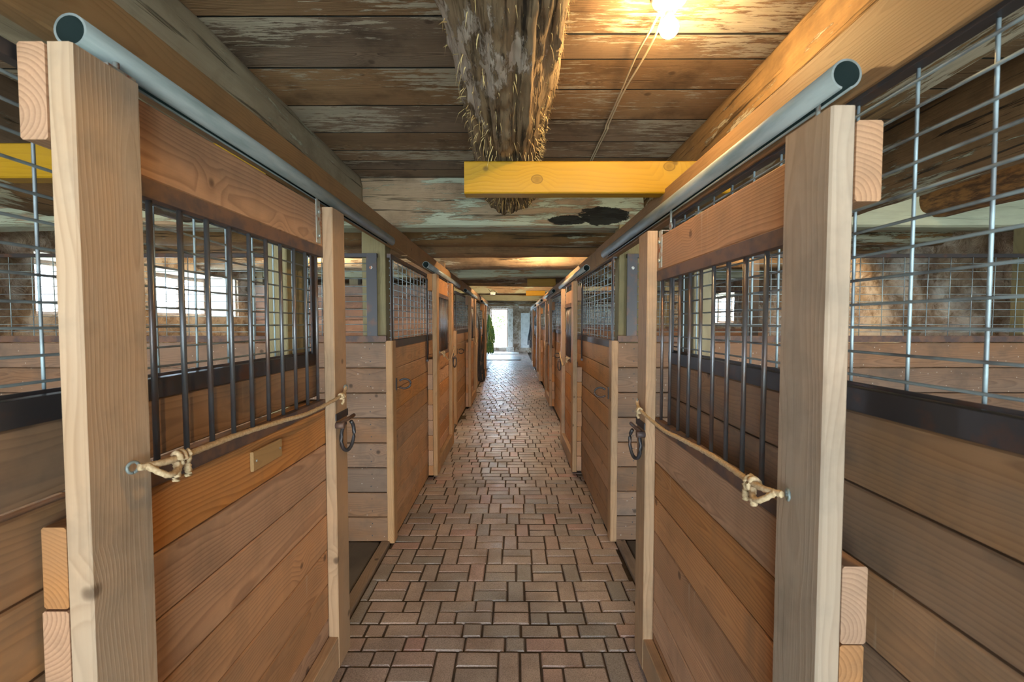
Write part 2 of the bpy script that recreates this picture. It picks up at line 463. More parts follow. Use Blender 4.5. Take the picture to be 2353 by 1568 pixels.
def board_mesh(L, W, T, m, ch=0.003):
    key = (round(L, 3), round(W, 4), round(T, 4), m, ch)
    if key in MC:
        return MC[key]
    me = bpy.data.meshes.new('board')
    w, t, c = W / 2, T / 2, min(ch, W * 0.25, T * 0.25)
    prof = [(-w + c, -t), (w - c, -t), (w, -t + c), (w, t - c), (w - c, t), (-w + c, t), (-w, t - c), (-w, -t + c)]
    vs = [(x, a, b) for x in (-L / 2, L / 2) for a, b in prof]
    fs = [tuple(range(7, -1, -1)), tuple(range(8, 16))]
    fs += [(i, (i + 1) % 8, 8 + (i + 1) % 8, 8 + i) for i in range(8)]
    me.from_pydata(vs, [], fs)
    me.materials.append(M[m])
    if m == 'ceil':   # board sides painted black so the joints look shaded
        me.materials.append(M['jointshade'])
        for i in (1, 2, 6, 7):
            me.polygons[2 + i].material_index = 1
    me.update()
    MC[key] = me
    return me


def board(name, x0, x1, y0, y1, z0, z1, axis, m, parent=None, jit=0.0, ch=0.003):
    c = ((x0 + x1) / 2, (y0 + y1) / 2, (z0 + z1) / 2)
    dx, dy, dz = abs(x1 - x0), abs(y1 - y0), abs(z1 - z0)
    if axis == 'x':
        me = board_mesh(dx, dy, dz, m, ch); rot = [0, 0, 0]
    elif axis == 'y':
        me = board_mesh(dy, dx, dz, m, ch); rot = [0, 0, PI / 2]
    elif axis == 'z':
        me = board_mesh(dz, dy, dx, m, ch); rot = [0, -PI / 2, 0]
    # axis variants whose wide face stands upright
    elif axis == 'xv':
        me = board_mesh(dx, dz, dy, m, ch); rot = [PI / 2, 0, 0]
    elif axis == 'yv':
        me = board_mesh(dy, dz, dx, m, ch); rot = [PI / 2, 0, PI / 2]
    elif axis == 'zx':
        me = board_mesh(dz, dx, dy, m, ch); rot = Matrix(((0, 1, 0), (0, 0, 1), (1, 0, 0))).to_euler()
    if jit:
        c = (c[0] + random.uniform(-jit, jit), c[1], c[2])
    return link(name, me, parent, c, rot)


def cyl_mesh(L, r, m, seg=8, key=None):
    k = ('cyl', round(L, 3), r, m, seg)
    if k in MC:
        return MC[k]
    me = bpy.data.meshes.new('rod')
    vs = [(x, r * math.cos(2 * PI * i / seg), r * math.sin(2 * PI * i / seg)) for x in (-L / 2, L / 2) for i in range(seg)]
    fs = [tuple(range(seg - 1, -1, -1)), tuple(range(seg, 2 * seg))]
    fs += [(i, (i + 1) % seg, seg + (i + 1) % seg, seg + i) for i in range(seg)]
    me.from_pydata(vs, [], fs)
    me.materials.append(M[m])
    for p in me.polygons:
        p.use_smooth = len(p.vertices) == 4
    me.update()
    MC[k] = me
    return me


def rod(name, a, b, r, m, parent=None, seg=8):
    a, b = Vector(a), Vector(b)
    d = b - a
    q = Vector((1, 0, 0)).rotation_difference(d.normalized())
    return link(name, cyl_mesh(d.length, r, m, seg), parent, (a + b) / 2, q.to_euler())


def tube_path(name, pts, r, m, parent=None, seg=8, closed=False, twist=None, flat=None):
    """swept tube through pts (world)"""
    pts = [Vector(p) for p in pts]
    o0 = pts[0].copy()
    n = len(pts)
    vs, fs = [], []
    up = Vector((0, 0, 1))
    for i, p in enumerate(pts):
        if closed:
            d = pts[(i + 1) % n] - pts[i - 1]
        else:
            d = pts[min(i + 1, n - 1)] - pts[max(i - 1, 0)]
        d.normalize()
        s = d.cross(up)
        if s.length < 0.2:
            s = d.cross(Vector((1, 0, 0)))
        s.normalize()
        u = s.cross(d)
        for k in range(seg):
            a = 2 * PI * k / seg
            rr = r
            if twist:
                rr = r * (1 + 0.16 * math.cos(3 * (a + i * twist)))
            fx = flat if flat else 1.0
            vs.append(p - o0 + s * math.cos(a) * rr * fx + u * math.sin(a) * rr)
    m_ = n if closed else n - 1
    for i in range(m_):
        j = (i + 1) % n
        for k in range(seg):
            k2 = (k + 1) % seg
            fs.append((i * seg + k, i * seg + k2, j * seg + k2, j * seg + k))
    if not closed:
        fs.append(tuple(range(seg - 1, -1, -1)))
        fs.append(tuple((n - 1) * seg + k for k in range(seg)))
    me = bpy.data.meshes.new(name)
    me.from_pydata([tuple(v) for v in vs], [], fs)
    me.materials.append(M[m])
    for p in me.polygons:
        p.use_smooth = True
    me.update()
    bm = bmesh.new(); bm.from_mesh(me); bmesh.ops.recalc_face_normals(bm, faces=bm.faces); bm.to_mesh(me); bm.free()
    return link(name, me, parent, tuple(o0))


def catmull(pts, n=8):
    pts = [Vector(p) for p in pts]
    P = [pts[0]] + pts + [pts[-1]]
    out = []
    for i in range(1, len(P) - 2):
        p0, p1, p2, p3 = P[i - 1], P[i], P[i + 1], P[i + 2]
        for k in range(n):
            t = k / n
            out.append(0.5 * ((2 * p1) + (-p0 + p2) * t + (2 * p0 - 5 * p1 + 4 * p2 - p3) * t * t + (-p0 + 3 * p1 - 3 * p2 + p3) * t ** 3))
    out.append(pts[-1])
    return out


def log_mesh(L, ry, rz, m, power=2.0, seg=28, step=0.10, amp=0.03, seed=0, groove=0.0, taper=0.0, fine=0.0):
    n = max(4, int(L / step))
    vs, fs = [], []
    for i in range(n + 1):
        x = -L / 2 + L * i / n
        bx = 0.03 * noise.noise(Vector((x * 0.5, seed, 3)))
        bz = 0.03 * noise.noise(Vector((x * 0.5, seed, 9)))
        tp = 1 - taper * (x / L)
        for k in range(seg):
            a = 2 * PI * k / seg
            c, s = math.cos(a), math.sin(a)
            f = (abs(c) ** power + abs(s) ** power) ** (-1 / power)
            v = 1 + amp * 6 * noise.noise(Vector((x * 0.9, c * 1.3 + seed * 3, s * 1.3))) * (0.5) + amp * 2.2 * noise.noise(Vector((x * 3.5, c * 4 + seed, s * 4)))
            if groove:
                v += groove * noise.noise(Vector((x * 0.8, a * 5.0, seed))) + groove * 0.5 * noise.noise(Vector((x * 1.6, a * 17.0, seed + 5)))
            if fine:
                v += fine * noise.noise(Vector((x * 14, c * 22 + seed, s * 22)))
            vs.append((x, c * ry * f * v * tp + bx, s * rz * f * v * tp + bz))
    for i in range(n):
        for k in range(seg):
            k2 = (k + 1) % seg
            fs.append((i * seg + k, i * seg + k2, (i + 1) * seg + k2, (i + 1) * seg + k))
    fs.append(tuple(range(seg - 1, -1, -1)))
    fs.append(tuple(n * seg + k for k in range(seg)))
    me = bpy.data.meshes.new('log')
    me.from_pydata(vs, [], fs)
    me.materials.append(M[m])
    for p in me.polygons:
        p.use_smooth = len(p.vertices) == 4 and power < 5
    me.update()
    return me


# ------------------------------------------------------------------ floor
Y0F, Y1F = -4.0, 25.0
floor = bpy.data.meshes.new('floor')
floor.from_pydata([(-4.9, -6, 0), (4.9, -6, 0), (4.9, 25.6, 0), (-4.9, 25.6, 0)], [], [(0, 1, 2, 3)])
floor.materials.append(M['soil'])
floor_o = link('floor', floor, None, (0, 0, -0.045))
tag(floor_o, kind='structure')
# sand the pavers are bedded in
sand = board('sand_bed', -0.90, 0.76, Y0F, Y1F, -0.04, -0.009, 'y', 'sand', floor_o)


def paver_geo(w, d, t=0.05, c=0.006):
    x, y = w / 2, d / 2
    vs = [(-x, -y, -t), (x, -y, -t), (x, y, -t), (-x, y, -t),
          (-x, -y, -c), (x, -y, -c), (x, y, -c), (-x, y, -c),
          (-x + c, -y + c, 0), (x - c, -y + c, 0), (x - c, y - c, 0), (-x + c, y - c, 0)]
    fs = [(0, 1, 5, 4), (1, 2, 6, 5), (2, 3, 7, 6), (3, 0, 4, 7), (4, 5, 9, 8), (5, 6, 10, 9), (6, 7, 11, 10), (7, 4, 8, 11), (8, 9, 10, 11)]
    return vs, fs


bricks = []   # (x, y, w, d)
XL, XR = -0.90, 0.755
U = 0.2035
rr = random.Random(3)


def clip_add(x0, x1, y0, y1):
    x0, x1 = max(x0, XL), min(x1, XR)
    if x1 - x0 < 0.03:
        return
    bricks.append(((x0 + x1) / 2, (y0 + y1) / 2, x1 - x0, y1 - y0))


def row_A(y, off):
    """pairs of stretchers with a single upright brick between"""
    x = XL - 0.31 + off
    while x < XR:
        clip_add(x, x + U, y, y + U / 2); clip_add(x, x + U, y + U / 2, y + U)
        x += U
        clip_add(x, x + U / 2, y, y + U)
        x += U / 2


def row_stretch(y, off):
    x = XL - 0.21 + off
    k = 0
    while x < XR:
        w = U if (k * 7) % 3 else U / 2
        clip_add(x, x + w, y, y + U / 2)
        x += w; k += 1
    x = XL - 0.13 + off
    while x < XR:
        w = U if (k * 5) % 3 else U / 2
        clip_add(x, x + w, y + U / 2, y + U)
        x += w; k += 1


def row_basket(y, off):
    x = XL - 0.21 + off
    k = 0
    while x < XR:
        if k % 2:
            clip_add(x, x + U, y, y + U / 2); clip_add(x, x + U, y + U / 2, y + U)
        else:
            clip_add(x, x + U / 2, y, y + U); clip_add(x + U / 2, x + U, y, y + U)
        x += U; k += 1


def row_mixed(y, off):
    x = XL - 0.21 + off
    while x < XR:
        r = rr.random()
        if r < 0.35:
            clip_add(x, x + U / 2, y, y + U); x += U / 2
        elif r < 0.7:
            clip_add(x, x + U, y, y + U / 2); clip_add(x, x + U, y + U / 2, y + U); x += U
        elif r < 0.85:
            clip_add(x, x + U / 2, y, y + U / 2); clip_add(x + U / 2, x + U * 1.5, y, y + U / 2)
            clip_add(x, x + U, y + U / 2, y + U); clip_add(x + U, x + U * 1.5, y + U / 2, y + U); x += U * 1.5
        else:
            clip_add(x, x + U, y, y + U / 2); clip_add(x + U, x + U * 1.5, y, y + U / 2)
            clip_add(x, x + U / 2, y + U / 2, y + U); clip_add(x + U / 2, x + U * 1.5, y + U / 2, y + U); x += U * 1.5


y = 2.385 - U * 32
k = 0
while y < Y1F:
    if y < 1.9:
        row_mixed(y, 0)
    elif y < 2.12:
        row_mixed(y, 0.02)
    elif y < 2.3:
        row_stretch(y, 0.05)
    elif y < 2.5:
        row_mixed(y, 0.08)
    elif y < 4.2:
        row_A(y, [0.02, 0.12, 0.04, 0.20, 0.10, 0.17, 0.06, 0.12, 0.24][k % 9] * 0.9)
    else:
        [row_basket, row_A, row_stretch, row_basket, row_mixed][(k * 3 + k // 5) % 5](y, (k * 0.067) % 0.3)
    y += U
    k += 1


def undul(x, y):
    return 0.006 * noise.noise(Vector((x * 2.2, y * 1.6, 1.0))) - 0.003


def bpose(b):
    r = random.Random(int(b[0] * 1000) * 7919 + int(b[1] * 1000))
    z = undul(b[0], b[1]) + r.uniform(-0.0015, 0.0015)
    return z, r.uniform(-0.010, 0.010), r.uniform(-0.010, 0.010), r.uniform(-0.010, 0.010), r.random()


vis = sorted([b for b in bricks if b[1] > 1.85], key=lambda b: b[1])
parts_b = vis[:300]
pset = set(id(b) for b in parts_b)
G = 0.008
for b in parts_b:
    w, d = round(b[2] - G, 3), round(b[3] - G, 3)
    key = ('paver', w, d)
    if key not in MC:
        me = bpy.data.meshes.new('brick')
        vs, fs = paver_geo(w, d)
        me.from_pydata(vs, [], fs)
        me.materials.append(M['paver'])
        me.update()
        MC[key] = me
    z, ra, rb, rc, tint = bpose(b)
    link('brick', MC[key], floor_o, (b[0], b[1], z), (ra, rb, rc))
vs_all, fs_all, tints = [], [], []
for b in bricks:
    if id(b) in pset:
        continue
    z, ra, rb, rc, tint = bpose(b)
    vs, fs = paver_geo(b[2] - G, b[3] - G)
    mt = Matrix.Translation((b[0], b[1], z)) @ Euler((ra, rb, rc)).to_matrix().to_4x4()
    o = len(vs_all)
    vs_all += [tuple(mt @ Vector(v)) for v in vs]
    fs_all += [tuple(i + o for i in f) for f in fs]
    tints += [tint] * len(fs)
me = bpy.data.meshes.new('brick_paving')
me.from_pydata(vs_all, [], fs_all)
a = me.attributes.new('tint', 'FLOAT', 'FACE')
a.data.foreach_set('value', tints)
me.materials.append(M['paver'])
me.update()
o = link('brick_paving', me, floor_o, (0, 0, 0))
o['kind'] = 'stuff'

# ------------------------------------------------------------------ ceiling
ceil = empty('ceiling', (0, 10, ZC), kind='structure')
board('ceiling_light_block', -4.9, 4.9, -6, 26, ZC + 0.075, ZC + 0.10, 'y', 'darkboard', ceil)  # added backing sheet, blocks light above the gaps between boards
segsX = [(-4.9, -2.75), (-2.75, -1.30), (-1.30, -0.02), (-0.02, 1.14), (1.14, 2.7), (2.7, 4.9)]
yl = [-4.0, -3.6, -3.25, -2.9, -2.55, -2.2, -1.85, -1.5, -1.15, -0.8, -0.45, -0.1, 0.25, 0.6, 0.92, 1.27, 1.62, 1.94, 2.27, 2.59, 2.85, 3.03, 3.20, 3.40]
yr = [-4.0, -3.6, -3.25, -2.9, -2.55, -2.2, -1.85, -1.5, -1.15, -0.8, -0.45, -0.1, 0.25, 0.6, 0.92, 1.2, 1.45, 1.72, 1.88, 2.12, 2.43, 2.72, 2.98, 3.2, 3.40]


def ext(l):
    l = list(l)
    r2 = random.Random(len(l))
    while l[-1] < 25.6:
        l.append(l[-1] + r2.uniform(0.24, 0.36))
    return l


yl, yr = ext(yl), ext(yr)
cmesh = []
for si, (a0, a1) in enumerate(segsX):
    ys = yl if si < 3 else yr
    for i in range(len(ys) - 1):
        y0, y1 = ys[i], ys[i + 1]
        if y0 > 7.5 or y0 < -0.5:
            cmesh.append((a0, a1, y0, y1))
            continue
        dz = random.uniform(-0.002, 0.002)
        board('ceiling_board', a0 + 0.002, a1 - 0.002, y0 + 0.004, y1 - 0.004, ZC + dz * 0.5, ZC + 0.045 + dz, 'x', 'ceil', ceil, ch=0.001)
bm = bmesh.new()
for a0, a1, y0, y1 in cmesh:
    dz = random.uniform(-0.006, 0.008)
    r = bmesh.ops.create_cube(bm, size=1)
    bmesh.ops.scale(bm, verts=r['verts'], vec=(a1 - a0 - 0.006, y1 - y0 - 0.012, 0.04))
    bmesh.ops.translate(bm, verts=r['verts'], vec=((a0 + a1) / 2, (y0 + y1) / 2, ZC + 0.02 + dz))
me = bpy.data.meshes.new('ceiling_boards_far')
bm.to_mesh(me); bm.free()
me.materials.append(M['ceil'])
o = link('far_ceiling_boards', me, ceil, (0, 0, 0))
o['kind'] = 'stuff'

# ------------------------------------------------------------------ walls of rubble stone
WXL, WXR = -4.2, 4.0


def cell_h(a, b, seed=0):
    d, _ = noise.voronoi(Vector((a * 3.4, b * 4.6, seed)))
    return min(0.09, (d[1] - d[0]) * 0.12)


def stone_wall(name, fixed, axis, u0, u1, holes, sign, mat='stone', step=0.07, z1=ZC + 0.05):
    """wall in the plane axis=fixed, spanning u (other horizontal axis) and z; relief towards sign"""
    us = []
    u = u0
    while u < u1 - 1e-6:
        us.append(u); u += step
    us.append(u1)
    for h in holes:
        us += [h[0], h[1]]
    us = sorted(set(round(x, 4) for x in us))
    zs = [-0.05 + i * step for i in range(int((z1 + 0.05) / step) + 1)] + [z1]
    for h in holes:
        zs += [h[2], h[3]]
    zs = sorted(set(round(x, 4) for x in zs))
    vs, fs, idx = [], [], {}
    for i, u in enumerate(us):
        for j, z in enumerate(zs):
            h = cell_h(u, z, fixed) + 0.03 * noise.noise(Vector((u * 5, z * 5, fixed))) + 0.02 * noise.noise(Vector((u * 13, z * 13, fixed)))
            for hh in holes:
                if hh[0] - 0.05 <= u <= hh[1] + 0.05 and hh[2] - 0.05 <= z <= hh[3] + 0.05:
                    h = 0.02
            p = (fixed + sign * h, u, z) if axis == 'x' else (u, fixed + sign * h, z)
            idx[i, j] = len(vs)
            vs.append(p)
    for i in range(len(us) - 1):
        for j in range(len(zs) - 1):
            uc, zc_ = (us[i] + us[i + 1]) / 2, (zs[j] + zs[j + 1]) / 2
            if any(h[0] < uc < h[1] and h[2] < zc_ < h[3] for h in holes):
                continue
            q = (idx[i, j], idx[i + 1, j], idx[i + 1, j + 1], idx[i, j + 1])
            fs.append(q)
    # outer skin so the wall has real thickness, and rough reveals
    T = 0.55
    for h in holes:
        nn = 6
        rng = [((h[0], h[2]), (h[1], h[2])), ((h[1], h[2]), (h[1], h[3])), ((h[1], h[3]), (h[0], h[3])), ((h[0], h[3]), (h[0], h[2]))]
        for (ua, za), (ub, zb) in rng:
            base = len(vs)
            mm = 8
            for i in range(mm + 1):
                for j in range(nn + 1):
                    uu = ua + (ub - ua) * i / mm
                    zz = za + (zb - za) * i / mm
                    dd = T * j / nn
                    e = 0.025 * noise.noise(Vector((uu * 7, zz * 7, dd * 9))) if 0 < i < mm and 0 < j < nn else 0
                    if abs(ub - ua) > 1e-6: zz += e
                    else: uu += e
                    fx = fixed + sign * 0.02 - sign * dd
                    vs.append((fx, uu, zz) if axis == 'x' else (uu, fx, zz))
            for i in range(mm):
                for j in range(nn):
                    p = base + i * (nn + 1) + j
                    fs.append((p, p + 1, p + nn + 2, p + nn + 1))
    me = bpy.data.meshes.new(name)
    me.from_pydata(vs, [], fs)
    me.materials.append(M[mat])
    me.update()
    for p in me.polygons:
        p.use_smooth = True
    o = link(name, me, None, (0, 0, 0))
    tag(o, kind='structure')
    return o


HL = [(3.98, 4.72, 1.68, 2.24), (5.30, 6.92, 1.70, 2.27), (9.3, 10.6, 1.66, 2.25), (18.2, 21.8, 0.32, 1.36)]  # last hole is an unseen opening added for the end fill
HR = [(8.25, 10.0, 1.60, 2.18), (13.0, 14.2, 1.6, 2.2), (19.7, 22.3, 0.32, 1.36)]  # last hole likewise added to let in the end fill
stone_wall('wall_left', WXL, 'x', -6.0, 25.6, HL, 1)
stone_wall('wall_right', WXR, 'x', -6.0, 25.6, HR, -1)
DOORH = [(-1.27, -0.31, 0.24, 2.36)]
stone_wall('wall_back', 25.0, 'y', -4.9, 4.9, DOORH, -1, step=0.09)
# wall behind the photographer, with the wide doorway
wf = empty('wall_front', (0, -6.0, 0), kind='structure')
for i in range(10):
    z0 = i * 0.27
    if z0 >= 2.4 or True:
        if z0 < 2.55 and z0 < 2.35:
            board('plank', -4.9, -3.0, -6.05, -6.0, z0, z0 + 0.265, 'xv', 'front', wf)
            board('plank', 3.0, 4.9, -6.05, -6.0, z0, z0 + 0.265, 'xv', 'front', wf)
        else:
            board('plank', -4.9, 4.9, -6.05, -6.0, z0, z0 + 0.265, 'xv', 'front', wf)


def window(n, side, h):
    y0, y1, z0, z1 = h
    s = -1 if side == 'L' else 1
    xw = (WXL if side == 'L' else WXR) + s * 0.50
    w = empty('window_%d' % n, (xw, (y0 + y1) / 2, z0), kind='structure')
    fr = 0.05
    board('window_frame', xw - 0.03, xw + 0.03, y0, y1, z0, z0 + fr, 'y', 'curb', w)
    board('window_frame', xw - 0.03, xw + 0.03, y0, y1, z1 - fr, z1, 'y', 'curb', w)
    board('window_frame', xw - 0.03, xw + 0.03, y0, y0 + fr, z0 + fr, z1 - fr, 'z', 'curb', w)
    board('window_frame', xw - 0.03, xw + 0.03, y1 - fr, y1, z0 + fr, z1 - fr, 'z', 'curb', w)
    nm = 3 if (y1 - y0) > 1.2 else 2
    for i in range(1, nm):
        yy = y0 + (y1 - y0) * i / nm
        board('mullion', xw - 0.02, xw + 0.02, yy - 0.02, yy + 0.02, z0 + fr, z1 - fr, 'z', 'curb', w)
    for i in range(nm):
        ya = y0 + fr + 0.0 + (y1 - y0 - 2 * fr) * i / nm
        yb = y0 + fr + (y1 - y0 - 2 * fr) * (i + 1) / nm
        board('pane', xw - 0.002, xw + 0.002, ya, yb, z0 + fr, z1 - fr, 'z', 'glass', w, ch=0.0005)
    # whitewashed sill
    board('window_sill', xw - s * 0.04, xw - s * 0.5, y0, y1, z0 - 0.02, z0 + 0.01, 'y', 'whitestone', w)
    board('window_jamb', xw - s * 0.04, xw - s * 0.49, y1 - 0.03, y1 - 0.005, z0, z1, 'z', 'whitestone', w)


window(1, 'L', HL[0]); window(2, 'L', HL[1]); window(3, 'L', HL[2])
window(4, 'R', HR[0]); window(5, 'R', HR[1])
window(6, 'L', HL[3]); window(7, 'R', HR[2])  # unseen low openings, added to light the far end

# ------------------------------------------------------------------ beams and logs overhead
beam_info = [(3.47, 'nearest broad hewn crossbeam, patchy whitewash with black mould over the aisle'),
             (7.30, 'second hewn crossbeam along the aisle, pale whitewash streaks on brown wood'),
             (11.25, 'third hewn crossbeam with two short yellow boards in front of it'),
             (15.1, 'farthest hewn crossbeam just before the bright open end doorway')]
for i, (by, lab) in enumerate(beam_info):
    o = link('hewn_beam', log_mesh(9.2, 0.125, 0.182, 'hewnblob' if i == 0 else 'hewn', power=9, seg=40, step=0.12, amp=0.006, seed=i + 2), None, (-0.2, by, 2.50))
    tag(o, lab, 'beam', 'hewn crossbeams over the aisle')
# lengthwise joists of the near bay
jl = [(-0.03, 0.187, 2.585, 'bark', 'thick shaggy barked log hanging down the middle of the ceiling'),
      (-1.27, 0.185, 2.56, 'pole', 'smooth whitewashed pole beam left of the aisle under ceiling boards'),
      (1.145, 0.20, 2.50, 'log', 'rough hewn log right of the hanging light bulb, glowing orange'),
      (2.15, 0.20, 2.52, 'darklog', 'dark flaking log over the right near stall, seen through wire mesh'),
      (3.10, 0.17, 2.56, 'brownbark', 'reddish brown barked log over the right near stall wall'),
      (-2.35, 0.19, 2.55, 'darklog', 'dark weathered log over the left near stall beyond the yellow block'),
      (-3.35, 0.17, 2.56, 'darklog', 'outermost dark log over the left near stall by the stone wall')]
fib_parent = None
for i, (x, r, z, m, lab) in enumerate(jl):
    big = m == 'bark'
    L = 6.6
    me = log_mesh(L, r, r, m, power=2.0 if big else 2.8, seg=120 if big else 40, step=0.025 if big else 0.07,
                  amp=0.020 if big else 0.018, seed=i * 5 + 1, groove=0.11 if big else 0.04, fine=0.05 if big else 0.015)
    o = link('ceiling_log', me, None, (x, 0.08, z), (0, 0, PI / 2))
    tag(o, lab, 'log', 'lengthwise logs under the near ceiling')
    if big:
        fib_parent = o
# bark fibres on the middle log
bm = bmesh.new()
rf = random.Random(11)
for i in range(1100):
    yy = rf.uniform(0.9, 3.28)
    a = rf.uniform(-PI * 0.98, PI * 0.02) if rf.random() < 0.55 else rf.uniform(-0.75, 0.15)
    r = 0.185
    p = Vector((-0.03 + r * math.cos(a), yy, 2.585 + r * math.sin(a)))
    if p.z > 2.66:
        continue
    nrm = Vector((math.cos(a), 0, math.sin(a)))
    L = rf.uniform(0.015, 0.06) * (1.6 if rf.random() < 0.15 else 1)
    dirv = (Vector((0, 1 if rf.random() < .5 else -1, 0)) * rf.uniform(0.6, 1.0) + nrm * rf.uniform(0.05, 0.45) + Vector((0, 0, -0.35)) * rf.random() + Vector((rf.uniform(-.3, .3), 0, 0))).normalized()
    w = rf.uniform(0.0008, 0.0026)
    side = dirv.cross(nrm).normalized() * w
    p0 = p - nrm * 0.006
    p1 = p + dirv * L * 0.5 + nrm * 0.004
    p2 = p + dirv * L + Vector((0, 0, -0.3 * L))
    v = [bm.verts.new(q) for q in (p0 - side, p0 + side, p1 + side * 0.8, p1 - side * 0.8, p2)]
    bm.faces.new((v[0], v[1], v[2], v[3])); bm.faces.new((v[3], v[2], v[4]))
me = bpy.data.meshes.new('bark_fibres')
bm.to_mesh(me); bm.free()
me.materials.append(M['fibre'])
o = link('bark_fibres', me, fib_parent, (0, 0, 0))
o['kind'] = 'stuff'

# crosswise logs in the further bays
cl = [(4.33, 0.15, 2.49, 'darklog', 'dark mouldy crosswise log just behind the nearest hewn beam'),
      (5.15, 0.15, 2.50, 'darklog', 'second dark crosswise log with pale flakes behind the nearest beam'),
      (6.15, 0.16, 2.49, 'log', 'crosswise log lit bright orange by a hidden lamp'),
      (8.62, 0.15, 2.52, 'darklog', 'crosswise log shortly beyond the second hewn beam'),
      (9.4, 0.15, 2.51, 'log', 'pale crosswise log midway down the aisle, half hidden'),
      (12.6, 0.15, 2.52, 'darklog', 'crosswise log beyond the third hewn beam, half hidden'),
      (17.0, 0.14, 2.53, 'darklog', 'dark crosswise pole near the far doorway'),
      (19.2, 0.14, 2.53, 'log', 'grey crosswise pole near the far doorway'),
      (22.0, 0.14, 2.53, 'darklog', 'last crosswise pole before the end stone wall')]
for i, (yy, r, z, m, lab) in enumerate(cl):
    o = link('crosswise_log', log_mesh(9.0, r, r, m, power=2.6, seg=28, step=0.10, amp=0.02, seed=40 + i, groove=0.03, fine=0.02), None, (-0.2, yy, z))
    tag(o, lab, 'log', 'crosswise logs over the further bays')

# header lumber that carries the tracks
for (x0, x1, z0, z1, lab) in ((-0.912, -0.862, 2.165, 2.315, 'long brown header board above the left door tracks'),
                              (0.712, 0.760, 2.095, 2.25, 'long brown header board above the right door tracks')):
    h = empty('header_beam', ((x0 + x1) / 2, 0, z0), lab, 'beam', 'header boards carrying the door tracks')
    ys = [-1.5, 3.72, 7.6, 11.6, 15.6] if x0 < 0 else [-1.5, 3.95, 7.4, 11.5, 15.6, 19.0]
    for i in range(len(ys) - 1):
        dz = [0, -0.006, 0.004, 0.0, 0.004][i]
        board('board', x0, x1, ys[i] + 0.001, ys[i + 1] - 0.001, z0 + dz, z1 + dz, 'yv', 'header', h, ch=0.004)

# yellow blocking boards
yb = [(-0.232, 1.02, 2.17, 2.255, 2.228, 2.378, 'long yellow pine board with knots crossing the aisle under the middle log'),
      (-2.10, -1.0, 1.86, 1.94, 2.205, 2.345, 'sawn yellow pine block sticking out over the left near stall'),
      (-1.32, -0.87, 5.75, 5.84, 2.18, 2.37, 'brown board end left of the left header, beside the second track'),
      (0.25, 0.76, 8.25, 8.33, 2.27, 2.41, 'nearer of two short yellow boards over the right doors far down'),
      (0.30, 0.76, 11.0, 11.08, 2.26, 2.38, 'farther of two short yellow boards over the right doors far down')]
for a in yb:
    o = board('yellow_board', a[0], a[1], a[2], a[3], a[4], a[5], 'xv', ('yellowknots' if a[0] == -0.232 else 'yellow') if 'brown' not in a[6] else 'header', None, ch=0.006)
    tag(o, a[6], 'board', 'blocking boards under the ceiling')

# ------------------------------------------------------------------ sliding-door track tubes
def track_mesh(L, R=0.031, t=0.0045, seg=26):
    vs, fs = [], []
    a0, a1 = -PI / 2 + 0.30, 1.5 * PI - 0.30
    prof = [(R * math.cos(a0 + (a1 - a0) * i / seg), R * math.sin(a0 + (a1 - a0) * i / seg)) for i in range(seg + 1)]
    prof += [((R - t) * math.cos(a0 + (a1 - a0) * i / seg), (R - t) * math.sin(a0 + (a1 - a0) * i / seg)) for i in range(seg, -1, -1)]
    n = len(prof)
    for x in (-L / 2, L / 2):
        vs += [(x, a, b) for a, b in prof]
    for i in range(n):
        fs.append((i, (i + 1) % n, n + (i + 1) % n, n + i))
    for e in range(seg):
        fs.append((e, n - 1 - e, n - 2 - e, e + 1))
        fs.append((n + e, n + e + 1, n + n - 2 - e, n + n - 1 - e))
    me = bpy.data.meshes.new('track')
    me.from_pydata(vs, [], fs)
    me.materials.append(M['galv'])
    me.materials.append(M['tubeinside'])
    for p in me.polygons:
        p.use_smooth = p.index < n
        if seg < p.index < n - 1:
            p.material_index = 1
    me.update()
    return me


def track(side, y0, y1, x, z, lab):
    s = -1 if side == 'L' else 1
    t = empty('door_track', (x, y0, z), lab, 'track', 'galvanised tubular door tracks')
    link('tube', track_mesh(y1 - y0), t, (x, (y0 + y1) / 2, z), (0, 0, PI / 2))
    yy = y0 + 0.35
    hx = x + s * 0.035
    while yy < y1:
        b = board('bracket', hx - 0.002, hx + 0.002, yy - 0.045, yy + 0.045, z + 0.022, z + 0.052, 'yv', 'hanger', t, ch=0.0005)
        rod('bolt', (hx - s * 0.006, yy, z + 0.037), (hx + s * 0.001, yy, z + 0.037), 0.007, 'rust', b, 6)
        # saddle that joins the bracket to the tube
        board('saddle', min(x, hx), max(x, hx), yy - 0.02, yy + 0.02, z + 0.028, z + 0.034, 'yv', 'hanger', t, ch=0.0005)
        yy += 0.62
    return t


ordn = ['nearest', 'second', 'third', 'fourth', 'fifth', 'sixth']
TL = [(0.87, 3.09), (4.32, 6.9), (7.85, 10.2), (11.9, 14.3)]
TR = [(0.95, 3.40), (4.25, 6.6), (7.7, 9.9), (11.0, 13.0), (14.2, 16.2)]
for i, (a, b) in enumerate(TL):
    track('L', a, b, -0.828, 2.166 if i < 2 else 2.17, ('grey-green open tube track at top left, %s on the left side' if i == 0 else 'tube track over the left doors, %s from the front') % ordn[i])
stop = board('track_stop', -0.815, -0.785, 0.90, 0.965, 2.118, 2.124, 'y', 'hanger', None, ch=0.001)
tag(stop, 'small zinc bracket under the mouth of the left near tube track', 'bracket')
rod('bolt', (-0.80, 0.935, 2.108), (-0.80, 0.935, 2.142), 0.006, 'hanger', stop, 6)
for i, (a, b) in enumerate(TR):
    track('R', a, b, 0.678, 2.125 if i < 2 else 2.15, ('silvery open tube track beside the bulb, %s on the right side' if i == 0 else 'tube track over the right doors, %s from the front') % ordn[i])

